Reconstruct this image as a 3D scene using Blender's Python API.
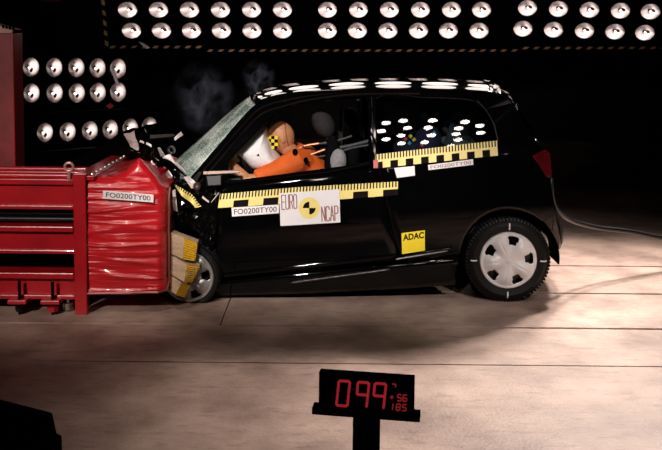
import bpy, bmesh, math, random
from mathutils import Vector, Matrix, noise
random.seed(7)
R = math.radians
scene = bpy.context.scene
col = scene.collection
for o in list(bpy.data.objects):
    bpy.data.objects.remove(o)

# ------------------------------------------------------------------ camera
FPX, PITCH, ROLL = 900.0, R(5.0), R(0.55)
CAM = Vector((0.0, -5.9, 1.75))
PPY = 118.7                                   # principal point row (the lens is shifted down)
FW = Vector((0, math.cos(PITCH), -math.sin(PITCH)))
U0 = Vector((0, math.sin(PITCH), math.cos(PITCH)))
X0 = Vector((1, 0, 0))
RT = X0 * math.cos(ROLL) + U0 * math.sin(ROLL)
UP = U0 * math.cos(ROLL) - X0 * math.sin(ROLL)
cd = bpy.data.cameras.new('camera')
cam = bpy.data.objects.new('camera', cd)
col.objects.link(cam)
cd.sensor_width = 36
cd.lens = FPX / 662 * 36
cd.shift_y = -(225 - PPY) / 662
cd.clip_end = 100
M4 = Matrix((RT, UP, -FW)).transposed().to_4x4()
M4.translation = CAM
cam.matrix_world = M4
scene.camera = cam

# ------------------------------------------------------------------ world, lamps of the hall and added spots, exposure
w = bpy.data.worlds.new('hall_dark')
scene.world = w
w.use_nodes = True
w.node_tree.nodes['Background'].inputs[0].default_value = (0.9, 0.75, 0.7, 1)
w.node_tree.nodes['Background'].inputs[1].default_value = 0.0015
vs = scene.view_settings
vs.view_transform = 'Standard'
vs.look = 'None'
vs.gamma = 1
vs.use_curve_mapping = False
vs.exposure = 0.12


def spot(name, loc, target, power, angle=60, blend=0.6, rad=0.1, color=(1, 0.86, 0.78)):
    d = bpy.data.lights.new(name, 'SPOT')
    d.energy = power
    d.spot_size = R(angle)
    d.spot_blend = blend
    d.shadow_soft_size = rad
    d.color = color
    o = bpy.data.objects.new(name, d)
    col.objects.link(o)
    o.location = loc
    o.rotation_euler = (Vector(target) - Vector(loc)).to_track_quat('-Z', 'Y').to_euler()
    return o


# flood lamps hung over the camera side of the track (they mirror in the side glass)
for x, ys_ in ((0.30, (-6.5, -7.0, -7.6)), (0.62, (-6.42, -6.88, -7.40, -7.98)), (1.04, (-6.5, -6.95, -7.5, -8.0)), (1.52, (-6.7, -7.1, -7.5, -7.95, -8.4)), (1.88, (-7.0, -7.5))):
    for k, y in enumerate(ys_):
        spot('offscreen_spot', (x + 0.05 * math.sin(9 * x + 2.3 * k), y, 5.6), (0.1, 0.0, 0.85), 9, 27, 0.5, 0.075)
# added spots that brighten cabin, rear wheel, barrier, column and far rack
spot('offscreen_spot', (-1.3, -7.2, 5.2), (-0.2, 0.2, 1.1), 2300, 18, 0.7, 0.15, color=(1, 0.93, 0.89))
spot('offscreen_spot', (2.9, -7.0, 5.0), (1.2, 0.0, 0.45), 900, 17, 0.7, 0.12, color=(1, 0.93, 0.89))
spot('offscreen_spot', (-3.3, -5.6, 3.6), (-1.7, -0.3, 0.82), 900, 24, 0.8, 0.15)
spot('offscreen_spot', (-4.2, -6.0, 3.2), (-2.6, 0.75, 1.55), 420, 14, 0.8, 0.12)
spot('offscreen_spot', (-0.6, -7.6, 3.6), (0.3, 5.2, 3.3), 700, 38, 0.9, 0.15)
# upper rows of the hanging rack beyond the track (they mirror in the roof)
for i in range(8):
    for z, p in ((2.75, 8), (3.3, 8)):
        spot('rack_flood', (-1.75 + i * 0.62, 4.95, z), (-1.0 + i * 0.4, 0.3, 0.2), p, 70, 0.6, 0.24)
# main ceiling floods, beyond the track and behind the car's tail: the car shades the floor on the camera side
for x in (-1.15, -0.25, 0.65, 1.5):  # added narrow spots, to brighten the floor strip beside the car
    spot('offscreen_spot', (x, -3.4, 6.3), (x, -0.22, 0), 320, 9.5, 0.9, 0.1)
spot('high_spot', (2.7, 3.9, 5.3), (1.75, -0.6, 0), 2000, 46, 0.9, 0.3)
spot('high_spot', (3.6, 3.6, 5.3), (2.4, -0.5, 0), 2700, 48, 0.9, 0.3)
spot('high_spot', (-0.4, 3.8, 5.8), (0.2, -2.2, 0), 90, 36, 0.9, 0.3)
# added spot for a pool of light on the near floor
spot('high_spot', (0.4, -3.0, 6.0), (0.05, -1.95, 0), 300, 26, 1.0, 0.25)


# ------------------------------------------------------------------ pixel rays of the photograph
def ray(px, py):
    return (FW + RT * ((px - 331) / FPX) + UP * ((PPY - py) / FPX))


def at(px, py, Y):
    d = ray(px, py)
    return CAM + d * ((Y - CAM.y) / d.y)


def floor_at(px, py):
    d = ray(px, py)
    return CAM + d * (-CAM.z / d.z)


# ------------------------------------------------------------------ materials
MATS = {}


def mat(name, color, rough=0.5, metal=0.0, var=0.0, scale=8.0, bump=0.0, bscale=40.0, coat=0.0, emit=0.0, spec=0.5, stretch=(1, 1, 1)):
    if name in MATS:
        return MATS[name]
    m = bpy.data.materials.new(name)
    m.use_nodes = True
    nt = m.node_tree
    b = nt.nodes['Principled BSDF']
    b.inputs['Base Color'].default_value = (*color, 1)
    b.inputs['Roughness'].default_value = rough
    b.inputs['Metallic'].default_value = metal
    b.inputs['Specular IOR Level'].default_value = spec
    if coat:
        b.inputs['Coat Weight'].default_value = coat
        b.inputs['Coat Roughness'].default_value = 0.03
    if emit:
        b.inputs['Emission Color'].default_value = (*color, 1)
        b.inputs['Emission Strength'].default_value = emit
    tc = nt.nodes.new('ShaderNodeTexCoord')
    mp = nt.nodes.new('ShaderNodeMapping')
    mp.inputs['Scale'].default_value = stretch
    nt.links.new(tc.outputs['Object'], mp.inputs[0])
    if var:
        n = nt.nodes.new('ShaderNodeTexNoise')
        n.inputs['Scale'].default_value = scale
        n.inputs['Detail'].default_value = 6
        nt.links.new(mp.outputs[0], n.inputs['Vector'])
        r = nt.nodes.new('ShaderNodeValToRGB')
        r.color_ramp.elements[0].position = 0.3
        r.color_ramp.elements[1].position = 0.7
        r.color_ramp.elements[0].color = (*[c * (1 - var) for c in color], 1)
        r.color_ramp.elements[1].color = (*[min(1, c * (1 + var)) for c in color], 1)
        nt.links.new(n.outputs[0], r.inputs[0])
        nt.links.new(r.outputs[0], b.inputs['Base Color'])
    if bump:
        n = nt.nodes.new('ShaderNodeTexNoise')
        n.inputs['Scale'].default_value = bscale
        n.inputs['Detail'].default_value = 4
        nt.links.new(mp.outputs[0], n.inputs['Vector'])
        bm = nt.nodes.new('ShaderNodeBump')
        bm.inputs['Strength'].default_value = bump
        bm.inputs['Distance'].default_value = 0.02
        nt.links.new(n.outputs[0], bm.inputs['Height'])
        nt.links.new(bm.outputs[0], b.inputs['Normal'])
    MATS[name] = m
    return m


def glass_mat(name, tint, extra_rough=0.0):
    m = bpy.data.materials.new(name)
    m.use_nodes = True
    nt = m.node_tree
    nt.nodes.clear()
    out = nt.nodes.new('ShaderNodeOutputMaterial')
    tr = nt.nodes.new('ShaderNodeBsdfTransparent')
    tr.inputs[0].default_value = (*tint, 1)
    gl = nt.nodes.new('ShaderNodeBsdfGlossy')
    gl.inputs['Roughness'].default_value = extra_rough
    fr = nt.nodes.new('ShaderNodeFresnel')
    fr.inputs[0].default_value = 1.5
    mx = nt.nodes.new('ShaderNodeMixShader')
    nt.links.new(fr.outputs[0], mx.inputs[0])
    nt.links.new(tr.outputs[0], mx.inputs[1])
    nt.links.new(gl.outputs[0], mx.inputs[2])
    nt.links.new(mx.outputs[0], out.inputs[0])
    return m


def cracked_glass(name):
    m = bpy.data.materials.new(name)
    m.use_nodes = True
    nt = m.node_tree
    nt.nodes.clear()
    out = nt.nodes.new('ShaderNodeOutputMaterial')
    tr = nt.nodes.new('ShaderNodeBsdfTransparent')
    tr.inputs[0].default_value = (0.6, 0.8, 0.7, 1)
    pr = nt.nodes.new('ShaderNodeBsdfPrincipled')
    pr.inputs['Base Color'].default_value = (0.36, 0.5, 0.43, 1)
    pr.inputs['Roughness'].default_value = 0.18
    tc = nt.nodes.new('ShaderNodeTexCoord')
    vo = nt.nodes.new('ShaderNodeTexVoronoi')
    vo.feature = 'DISTANCE_TO_EDGE'
    vo.inputs['Scale'].default_value = 34
    nz = nt.nodes.new('ShaderNodeTexNoise')
    nz.inputs['Scale'].default_value = 5
    nz.inputs['Detail'].default_value = 8
    nt.links.new(tc.outputs['Object'], vo.inputs['Vector'])
    nt.links.new(tc.outputs['Object'], nz.inputs['Vector'])
    rc = nt.nodes.new('ShaderNodeValToRGB')
    rc.color_ramp.elements[0].position = 0.40
    rc.color_ramp.elements[0].color = (0.36, 0.46, 0.41, 1)
    rc.color_ramp.elements[1].position = 0.64
    rc.color_ramp.elements[1].color = (0.85, 0.88, 0.83, 1)
    nt.links.new(nz.outputs[0], rc.inputs[0])
    nt.links.new(rc.outputs[0], pr.inputs['Base Color'])
    r1 = nt.nodes.new('ShaderNodeValToRGB')
    r1.color_ramp.elements[0].position = 0.0
    r1.color_ramp.elements[0].color = (1, 1, 1, 1)
    r1.color_ramp.elements[1].position = 0.07
    r1.color_ramp.elements[1].color = (0, 0, 0, 1)
    nt.links.new(vo.outputs['Distance'], r1.inputs[0])
    ma = nt.nodes.new('ShaderNodeMath')
    ma.operation = 'ADD'
    ma.use_clamp = True
    nt.links.new(r1.outputs[0], ma.inputs[0])
    nt.links.new(nz.outputs[0], ma.inputs[1])
    mx = nt.nodes.new('ShaderNodeMixShader')
    nt.links.new(ma.outputs[0], mx.inputs[0])
    nt.links.new(tr.outputs[0], mx.inputs[1])
    nt.links.new(pr.outputs[0], mx.inputs[2])
    bp = nt.nodes.new('ShaderNodeBump')
    bp.inputs['Strength'].default_value = 0.4
    bp.inputs['Distance'].default_value = 0.01
    nt.links.new(vo.outputs['Distance'], bp.inputs['Height'])
    nt.links.new(bp.outputs[0], pr.inputs['Normal'])
    nt.links.new(mx.outputs[0], out.inputs[0])
    return m


def concrete():
    m = bpy.data.materials.new('concrete')
    m.use_nodes = True
    nt = m.node_tree
    b = nt.nodes['Principled BSDF']
    b.inputs['Roughness'].default_value = 0.55
    b.inputs['Specular IOR Level'].default_value = 0.35
    tc = nt.nodes.new('ShaderNodeTexCoord')
    big = nt.nodes.new('ShaderNodeTexNoise')
    big.inputs['Scale'].default_value = 1.7
    big.inputs['Detail'].default_value = 8
    big.inputs['Roughness'].default_value = 0.62
    nt.links.new(tc.outputs['Object'], big.inputs['Vector'])
    r = nt.nodes.new('ShaderNodeValToRGB')
    r.color_ramp.elements[0].position = 0.32
    r.color_ramp.elements[1].position = 0.68
    r.color_ramp.elements[0].color = (0.17, 0.105, 0.08, 1)
    r.color_ramp.elements[1].color = (0.50, 0.365, 0.30, 1)
    nt.links.new(big.outputs[0], r.inputs[0])
    fine = nt.nodes.new('ShaderNodeTexNoise')
    fine.inputs['Scale'].default_value = 60
    fine.inputs['Detail'].default_value = 5
    nt.links.new(tc.outputs['Object'], fine.inputs['Vector'])
    # dark scuffs, longer along the track
    mp = nt.nodes.new('ShaderNodeMapping')
    mp.inputs['Scale'].default_value = (4, 14, 1)
    nt.links.new(tc.outputs['Object'], mp.inputs[0])
    sc = nt.nodes.new('ShaderNodeTexNoise')
    sc.inputs['Scale'].default_value = 1.6
    sc.inputs['Detail'].default_value = 7
    nt.links.new(mp.outputs[0], sc.inputs['Vector'])
    r2 = nt.nodes.new('ShaderNodeValToRGB')
    r2.color_ramp.elements[0].position = 0.26
    r2.color_ramp.elements[1].position = 0.44
    r2.color_ramp.elements[0].color = (0.6, 0.55, 0.52, 1)
    r2.color_ramp.elements[1].color = (1, 1, 1, 1)
    nt.links.new(sc.outputs[0], r2.inputs[0])
    mu = nt.nodes.new('ShaderNodeMix')
    mu.data_type = 'RGBA'
    mu.blend_type = 'MULTIPLY'
    mu.inputs[0].default_value = 1
    nt.links.new(r.outputs[0], mu.inputs[6])
    nt.links.new(r2.outputs[0], mu.inputs[7])
    nt.links.new(mu.outputs[2], b.inputs['Base Color'])
    bp = nt.nodes.new('ShaderNodeBump')
    bp.inputs['Strength'].default_value = 0.25
    bp.inputs['Distance'].default_value = 0.01
    nt.links.new(fine.outputs[0], bp.inputs['Height'])
    nt.links.new(bp.outputs[0], b.inputs['Normal'])
    return m


PAINT = mat('black_car_paint', (0.0015, 0.0015, 0.0018), 0.035, 0, var=0.2, spec=0.28)
TRIM = mat('black_plastic_trim', (0.008, 0.008, 0.009), 0.4, var=0.2, bump=0.05)
BLACK = mat('matt_black', (0.0015, 0.0015, 0.0015), 0.85, var=0.2, spec=0.0)
BLACKG = mat('satin_black', (0.003, 0.003, 0.0035), 0.35, var=0.2, spec=0.2)
RUBBER = mat('tyre_rubber', (0.006, 0.0055, 0.0055), 0.55, var=0.3, scale=30, bump=0.1, spec=0.25)
HUB = mat('silver_hubcap_paint', (0.82, 0.79, 0.78), 0.32, 0.0, var=0.06)
HUBD = mat('scuffed_wheel_silver', (0.4, 0.38, 0.37), 0.35, 0.5, var=0.2)
STEEL = mat('bare_steel', (0.55, 0.52, 0.5), 0.28, 1.0, var=0.2, bump=0.1)
SCRAP = mat('pale_torn_metal', (0.66, 0.58, 0.55), 0.38, 0.25, var=0.3, scale=20, bump=0.3)
DSTEEL = mat('dark_steel', (0.06, 0.055, 0.055), 0.35, 0.8, var=0.3, bump=0.1)
RED = mat('red_frame_paint', (0.40, 0.008, 0.014), 0.3, var=0.18, scale=5, bump=0.06, coat=0.4)
REDF = mat('red_foil_cladding', (0.52, 0.010, 0.016), 0.3, var=0.12, scale=4, bump=0.25, bscale=14, coat=0.3, stretch=(0.4, 1, 7))
REDC = mat('dark_red_column_paint', (0.30, 0.03, 0.035), 0.5, var=0.25, scale=9)
YEL = mat('yellow_print', (0.92, 0.74, 0.22), 0.45, var=0.05)
YELS = mat('yellow_sticker', (0.93, 0.72, 0.03), 0.45, var=0.03)
INK = mat('black_print', (0.009, 0.005, 0.006), 0.7, var=0.1, spec=0.05)
INKB = mat('brown_print', (0.30, 0.10, 0.07), 0.5, var=0.1)
WHITE = mat('white_card', (0.86, 0.82, 0.82), 0.5, var=0.03)
AIRBAG = mat('white_airbag_cloth', (0.9, 0.89, 0.89), 0.8, var=0.04, bump=0.25, bscale=25)
ORANGE = mat('orange_cotton', (0.80, 0.13, 0.012), 0.8, var=0.15, bump=0.3, bscale=30)
SKIN = mat('tan_dummy_vinyl', (0.55, 0.24, 0.11), 0.5, var=0.08)
SEAT = mat('grey_seat_cloth', (0.004, 0.004, 0.005), 0.9, var=0.25, scale=40, bump=0.1, spec=0.05)
SEATL = mat('pale_seat_cloth', (0.3, 0.29, 0.3), 0.85, var=0.2, scale=40)
SEATD = mat('dark_blue_seat_cloth', (0.03, 0.036, 0.05), 0.8, var=0.25, scale=30)
BLUE = mat('blue_child_seat_cloth', (0.012, 0.014, 0.05), 0.9, var=0.3, scale=30)
STRAP = mat('grey_strap', (0.04, 0.04, 0.045), 0.6, var=0.2)
TAIL = mat('red_tail_lens', (0.10, 0.005, 0.009), 0.12, var=0.25, coat=0.6)
TAN = mat('tan_honeycomb_side', (0.52, 0.37, 0.24), 0.6, var=0.2, bump=0.6, bscale=50, stretch=(1, 1, 5))
HONEY = mat('yellow_honeycomb_end', (0.85, 0.50, 0.03), 0.5, var=0.1, scale=20, bump=0.3, bscale=60)
BOWL = mat('polished_reflector', (0.88, 0.78, 0.77), 0.34, 1.0, var=0.05)
BULB = mat('lamp_bulb', (1.0, 0.88, 0.82), 0.3, emit=2.7)
LED = mat('red_led', (0.75, 0.035, 0.05), 0.4, emit=0.3)
LEDS = mat('dim_red_led', (0.60, 0.04, 0.05), 0.4, emit=0.22)
GLASS = glass_mat('side_glass', (0.55, 0.6, 0.6))
CRACK = cracked_glass('cracked_windscreen_glass')
CONC = concrete()
DARKC = mat('dark_joint', (0.008, 0.007, 0.006), 0.9, var=0.2)
WALLM = mat('black_hall_wall', (0.004, 0.0038, 0.0038), 0.9, var=0.2)


# ------------------------------------------------------------------ mesh helpers
class MB:
    def __init__(self):
        self.v, self.f = [], []

    def grid(self, fn, nu, nv, cu=False):
        b = len(self.v)
        for j in range(nv + 1):
            for i in range(nu if cu else nu + 1):
                self.v.append(Vector(fn(i / nu, j / nv)))
        n = nu if cu else nu + 1
        for j in range(nv):
            for i in range(nu):
                i2 = (i + 1) % n
                self.f.append((b + j * n + i, b + j * n + i2, b + (j + 1) * n + i2, b + (j + 1) * n + i))
        return self

    def poly(self, pts):
        b = len(self.v)
        self.v += [Vector(p) for p in pts]
        self.f.append(tuple(range(b, b + len(pts))))
        return self

    def prism(self, a, bpts):
        """closed solid between two loops of equal length"""
        n = len(a)
        b = len(self.v)
        self.v += [Vector(p) for p in a] + [Vector(p) for p in bpts]
        self.f.append(tuple(range(b, b + n)))
        self.f.append(tuple(reversed(range(b + n, b + 2 * n))))
        for i in range(n):
            j = (i + 1) % n
            self.f.append((b + i, b + n + i, b + n + j, b + j))
        return self

    def extrude(self, pts, vec):
        return self.prism(pts, [Vector(p) + Vector(vec) for p in pts])

    def box(self, lo, hi):
        x0, y0, z0 = lo
        x1, y1, z1 = hi
        return self.prism([(x0, y0, z0), (x1, y0, z0), (x1, y1, z0), (x0, y1, z0)],
                          [(x0, y0, z1), (x1, y0, z1), (x1, y1, z1), (x0, y1, z1)])

    def tube(self, path, r, seg=10, ry=None):
        path = [Vector(p) for p in path]
        n = len(path)
        rs = r if isinstance(r, (list, tuple)) else [r] * n
        b = len(self.v)
        prev = None
        for k, p in enumerate(path):
            t = (path[min(k + 1, n - 1)] - path[max(k - 1, 0)]).normalized()
            if prev is None:
                a = Vector((0, 1, 0)) if abs(t.y) < 0.9 else Vector((1, 0, 0))
            else:
                a = prev
            e1 = (a - t * a.dot(t)).normalized()
            prev = e1
            e2 = t.cross(e1)
            for s in range(seg):
                th = 2 * math.pi * s / seg
                q = ry if ry else 1.0
                self.v.append(p + e1 * (rs[k] * q * math.cos(th)) + e2 * (rs[k] * math.sin(th)))
        for k in range(n - 1):
            for s in range(seg):
                s2 = (s + 1) % seg
                self.f.append((b + k * seg + s, b + k * seg + s2, b + (k + 1) * seg + s2, b + (k + 1) * seg + s))
        self.f.append(tuple(reversed(range(b, b + seg))))
        self.f.append(tuple(range(b + (n - 1) * seg, b + n * seg)))
        return self

    def lathe(self, prof, org, axis=(0, 1, 0), seg=32, close=True):
        ax = Vector(axis).normalized()
        a = Vector((0, 0, 1)) if abs(ax.z) < 0.9 else Vector((1, 0, 0))
        e1 = (a - ax * a.dot(ax)).normalized()
        e2 = ax.cross(e1)
        org = Vector(org)
        b = len(self.v)
        n = len(prof)
        for (r, h) in prof:
            for s in range(seg):
                th = 2 * math.pi * s / seg
                self.v.append(org + ax * h + e1 * (r * math.cos(th)) + e2 * (r * math.sin(th)))
        for k in range(n - 1 if not close else n):
            k2 = (k + 1) % n
            for s in range(seg):
                s2 = (s + 1) % seg
                self.f.append((b + k * seg + s, b + k * seg + s2, b + k2 * seg + s2, b + k2 * seg + s))
        return self

    def ball(self, c, r, rot=None, nu=20, nv=12):
        c = Vector(c)
        r = Vector(r) if not isinstance(r, (int, float)) else Vector((r, r, r))

        def fn(u, v):
            th, ph = 2 * math.pi * u, math.pi * (v * 0.998 + 0.001)
            p = Vector((r.x * math.sin(ph) * math.cos(th), r.y * math.sin(ph) * math.sin(th), r.z * math.cos(ph)))
            return c + (rot @ p if rot else p)
        return self.grid(fn, nu, nv, True)

    def tri_fill(self, outer, holes, mapper):
        bm = bmesh.new()
        es = []
        for loop in [outer] + holes:
            vs_ = [bm.verts.new((p[0], p[1], 0)) for p in loop]
            for i in range(len(vs_)):
                es.append(bm.edges.new((vs_[i], vs_[(i + 1) % len(vs_)])))
        bmesh.ops.triangle_fill(bm, edges=es, use_beauty=True)
        bm.verts.index_update()
        b = len(self.v)
        for v in bm.verts:
            self.v.append(Vector(mapper(v.co.x, v.co.y)))
        for f in bm.faces:
            self.f.append(tuple(b + v.index for v in f.verts))
        bm.free()
        return self

    def build(self, name, m, parent=None, smooth=False, solid=0.0, bevel=0.0, weld=True, offset=0.0, angle=40):
        me = bpy.data.meshes.new(name)
        bm = bmesh.new()
        vv = [bm.verts.new(p) for p in self.v]
        for f in self.f:
            try:
                bm.faces.new([vv[i] for i in f])
            except ValueError:
                pass
        if weld:
            bmesh.ops.remove_doubles(bm, verts=bm.verts, dist=0.00015)
        bmesh.ops.recalc_face_normals(bm, faces=bm.faces)
        if smooth:
            for f in bm.faces:
                f.smooth = True
            for e in bm.edges:
                if len(e.link_faces) == 2 and e.calc_face_angle(0) > R(angle):
                    e.smooth = False
        bm.to_mesh(me)
        bm.free()
        me.materials.append(m)
        o = bpy.data.objects.new(name, me)
        col.objects.link(o)
        if parent is not None:
            set_parent(o, parent)
        if solid:
            s = o.modifiers.new('thickness', 'SOLIDIFY')
            s.thickness = solid
            s.offset = offset
        if bevel:
            s = o.modifiers.new('bevel', 'BEVEL')
            s.width = bevel
            s.segments = 2
            s.limit_method = 'ANGLE'
        return o


WORLD = {}


def set_parent(o, p):
    o.parent = p
    o.matrix_parent_inverse = WORLD.get(p.name, Matrix.Identity(4)).inverted()


def tag(o, label=None, cat=None, group=None, kind=None):
    if label:
        o['label'] = label
    if cat:
        o['category'] = cat
    if group:
        o['group'] = group
    if kind:
        o['kind'] = kind
    return o


def thing(name, loc, label, cat, group=None, kind=None):
    o = bpy.data.objects.new(name, None)
    o.empty_display_size = 0.1
    col.objects.link(o)
    o.location = loc
    WORLD[o.name] = Matrix.Translation(loc)
    return tag(o, label, cat, group, kind)


def copy_tree(o, parent=None):
    c = o.copy()
    col.objects.link(c)
    if parent is not None:
        c.parent = parent
    for ch in list(o.children):
        copy_tree(ch, c)
    return c


def interp(pts, n):
    """n+1 points evenly spaced along a polyline"""
    pts = [Vector(p) for p in pts]
    L = [0]
    for a, b in zip(pts, pts[1:]):
        L.append(L[-1] + (b - a).length)
    out = []
    k = 0
    for i in range(n + 1):
        s = L[-1] * i / n
        while k < len(pts) - 2 and s > L[k + 1]:
            k += 1
        t = (s - L[k]) / max(1e-9, L[k + 1] - L[k])
        out.append(pts[k].lerp(pts[k + 1], t))
    return out


def smooth_poly(pts, n, closed=False):
    """Catmull-Rom through the points"""
    P = [Vector(p) for p in pts]
    out = []
    m = len(P)
    rng = m if closed else m - 1
    for i in range(rng):
        p0 = P[(i - 1) % m] if closed or i > 0 else P[0]
        p1, p2 = P[i], P[(i + 1) % m]
        p3 = P[(i + 2) % m] if closed or i + 2 < m else P[-1]
        for k in range(n):
            t = k / n
            out.append(0.5 * ((2 * p1) + (p2 - p0) * t + (2 * p0 - 5 * p1 + 4 * p2 - p3) * t * t + (3 * p1 - p0 - 3 * p2 + p3) * t ** 3))
    if not closed:
        out.append(P[-1])
    return out


def text_mesh(body, bold=0.0):
    """vertices scaled into the unit square plus faces"""
    c = bpy.data.curves.new('lettering', 'FONT')
    c.body = body
    c.resolution_u = 3
    c.offset = bold
    o = bpy.data.objects.new('lettering', c)
    col.objects.link(o)
    dg = bpy.context.evaluated_depsgraph_get()
    me = bpy.data.meshes.new_from_object(o.evaluated_get(dg))
    vs_ = [v.co.copy() for v in me.vertices]
    fs = [tuple(p.vertices) for p in me.polygons]
    bpy.data.objects.remove(o)
    bpy.data.meshes.remove(me)
    x0, x1 = min(v.x for v in vs_), max(v.x for v in vs_)
    y0, y1 = min(v.y for v in vs_), max(v.y for v in vs_)
    return [((v.x - x0) / (x1 - x0), (v.y - y0) / (y1 - y0)) for v in vs_], fs


def text_on(body, mapper, name, m, parent, bold=0.0):
    uv, fs = text_mesh(body, bold)
    b = MB()
    b.v = [Vector(mapper(u, v)) for u, v in uv]
    b.f = fs
    return b.build(name, m, parent, weld=False)


def bilin(c, u, v):
    """corners: top-left, top-right, bottom-right, bottom-left; v up"""
    tl, tr, br, bl = [Vector((p[0], p[1], 0)) for p in c]
    p = bl.lerp(br, u).lerp(tl.lerp(tr, u), v)
    return p.x, p.y


# ================================================================== SETTING
fl = MB()
fl.box((-9, -9, -0.4), (9, 10, -0.15))
floor = fl.build('floor', DARKC)
tag(floor, 'concrete crash hall floor with long dark joints', 'floor', kind='structure')
seams = [floor_at(600, y).y for y in (366, 328.5, 293.5, 266)]      # joints running along the track
rows = [-9.0] + seams + [seams[-1] + 1.6, 10.0]
JX = (floor_at(226, 310)).x
for i in range(len(rows) - 1):
    g = [0.004, 0.006, 0.015, 0.014, 0.012, 0.006, 0.004]
    y0, y1 = rows[i] + g[i], rows[i + 1] - g[i + 1]
    cuts = [-9.0, 9.0]
    if i == 2:
        cuts = [-9.0, JX, 9.0]
    if i in (0, 4):
        cuts = [-9.0, 2.9 if i == 0 else -3.0, 9.0]
    for k in range(len(cuts) - 1):
        MB().box((cuts[k] + 0.003, y0, -0.149), (cuts[k + 1] - 0.003, y1, 0.0)).build('concrete_slab', CONC, floor, bevel=0.002)


def wall(name, lo, hi):
    tag(MB().box(lo, hi).build(name, WALLM), kind='structure')


wall('wall_back', (-9, 10, 0), (9, 10.2, 8))
wall('wall_left', (-9.2, -9, 0), (-9, 10.2, 8))
wall('wall_right', (9, -9, 0), (9.2, 10.2, 8))
wall('wall_front', (-9.2, -9.2, 0), (9.2, -9, 8))
wall('ceiling', (-9.2, -9.2, 8), (9.2, 10.2, 8.2))

# ================================================================== CAR
car = thing('small_hatchback_car', (0, 0.83, 0), 'black three-door hatchback crumpled into the red barrier', 'car')
W = 1.66


def zl(x, z):
    return z - 0.105 * (x - 1.187)          # height in the nose-down body


def yside(x, z):
    h = zl(x, z)
    if h < 1.02:
        y = 0.06 * ((h - 0.62) / 0.40) ** 2
    else:
        y = 0.06 + 0.30 * (h - 1.02) + 0.10 * (h - 1.02) ** 2
    e = max(0.0, x - 1.15)
    y += 1.1 * e * e
    return y


def S(px, py, off=0.0):
    Y = 0.05
    for _ in range(14):
        p = at(px, py, Y)
        Y = yside(p.x, p.z) - off
    return at(px, py, Y)


def far(p):
    return Vector((p[0], W - p[1], p[2]))


def S_far(px, py, off=0.0):
    return far(S(px, py, off))


def side_grid(pairs, nu, nv, off=0.0, crumple=0.0, mirror=False, ease=None):
    """pairs: (bottom px, top px) columns along the panel"""
    bots = interp([(a[0], a[1], 0) for a, b in pairs], 1)
    b = MB()
    m = len(pairs) - 1

    def fn(u, v):
        s = u * m
        k = min(int(s), m - 1)
        t = s - k
        (b0, t0), (b1, t1) = pairs[k], pairs[k + 1]
        bx, by = b0[0] + (b1[0] - b0[0]) * t, b0[1] + (b1[1] - b0[1]) * t
        tx, ty = t0[0] + (t1[0] - t0[0]) * t, t0[1] + (t1[1] - t0[1]) * t
        p = S(bx + (tx - bx) * v, by + (ty - by) * v, off)
        if crumple:
            q = noise.noise_vector(Vector((p.x * 7, 3.1, p.z * 7))) + 0.6 * noise.noise_vector(Vector((p.x * 19, 8.1, p.z * 19)))
            p = p + Vector((q.x * crumple * 0.5, q.y * crumple - crumple * 0.2, q.z * crumple * 0.5))
        return far(p) if mirror else p
    b.grid(fn, m * nu, nv)
    return b


arch = [(509 + 50 * math.cos(R(a)), 259 - 50 * math.sin(R(a))) for a in range(176, 9, -12)]
QP = [((401, 263), (377, 166)), ((430, 260), (408, 161)), ((457, 257), (432, 157))]
QP += [(arch[i], (438 + (535 - 438) * i / (len(arch) - 1), 155 - 6 * i / (len(arch) - 1))) for i in range(len(arch))]
QP += [((559, 249), (541, 149)), ((560.5, 246), (545, 149))]
DOOR = [((214, 281), (221, 186)), ((260, 276), (258, 181)), ((320, 270), (315, 174)), ((399.5, 262), (375.5, 166.5))]
SILL = [((207, 295), (210, 283)), ((300, 293), (300, 273)), ((400, 288), (402, 263.5)), ((455, 284), (458, 258))]  # lower edge drawn down in place of the shade under the car
FEND = [((176, 222), (174, 176)), ((186, 226), (188, 181)), ((196, 232), (203, 185)), ((205, 250), (211, 187)), ((211, 282), (218, 187))]
for mir in (False, True):
    side_grid(DOOR, 8, 18, mirror=mir).build('door', PAINT, car, smooth=True, solid=0.012)
    side_grid(QP, 3, 18, mirror=mir).build('rear_quarter_panel', PAINT, car, smooth=True, solid=0.012)
    side_grid(SILL, 8, 4, off=0.012, mirror=mir).build('sill_panel', PAINT, car, smooth=True, solid=0.02)
    if not mir:
        side_grid(FEND, 6, 14, crumple=0.045).build('front_fender', PAINT, car, smooth=False, solid=0.006)

# rubbing strip on the door and the quarter panel
def strip(pts, h, off, name, m, parent=car, r=0.5):
    b = MB()
    path = interp([(p[0], p[1], 0) for p in pts], 24)

    def fn(u, v):
        k = min(int(u * 24 + 0.5), 24)
        p = path[k]
        a = (v - 0.5)
        return S(p.x, p.y + a * h, off + 0.012 * (1 - (2 * a) ** 2))
    b.grid(fn, 24, 6)
    return b.build(name, m, parent, smooth=True, solid=0.008)


strip([(218, 276), (300, 267), (396, 256)], 5, 0.004, 'rubbing_strip', PAINT)
strip([(404, 256), (452, 249)], 5, 0.004, 'rubbing_strip', PAINT)
strip([(290, 283), (390, 269.5)], 2.2, 0.022, 'sill_highlight', DSTEEL)  # steel-coloured strips standing in for highlights along the sill
strip([(395, 259.5), (448, 251)], 2.0, 0.016, 'sill_highlight', DSTEEL)

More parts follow.
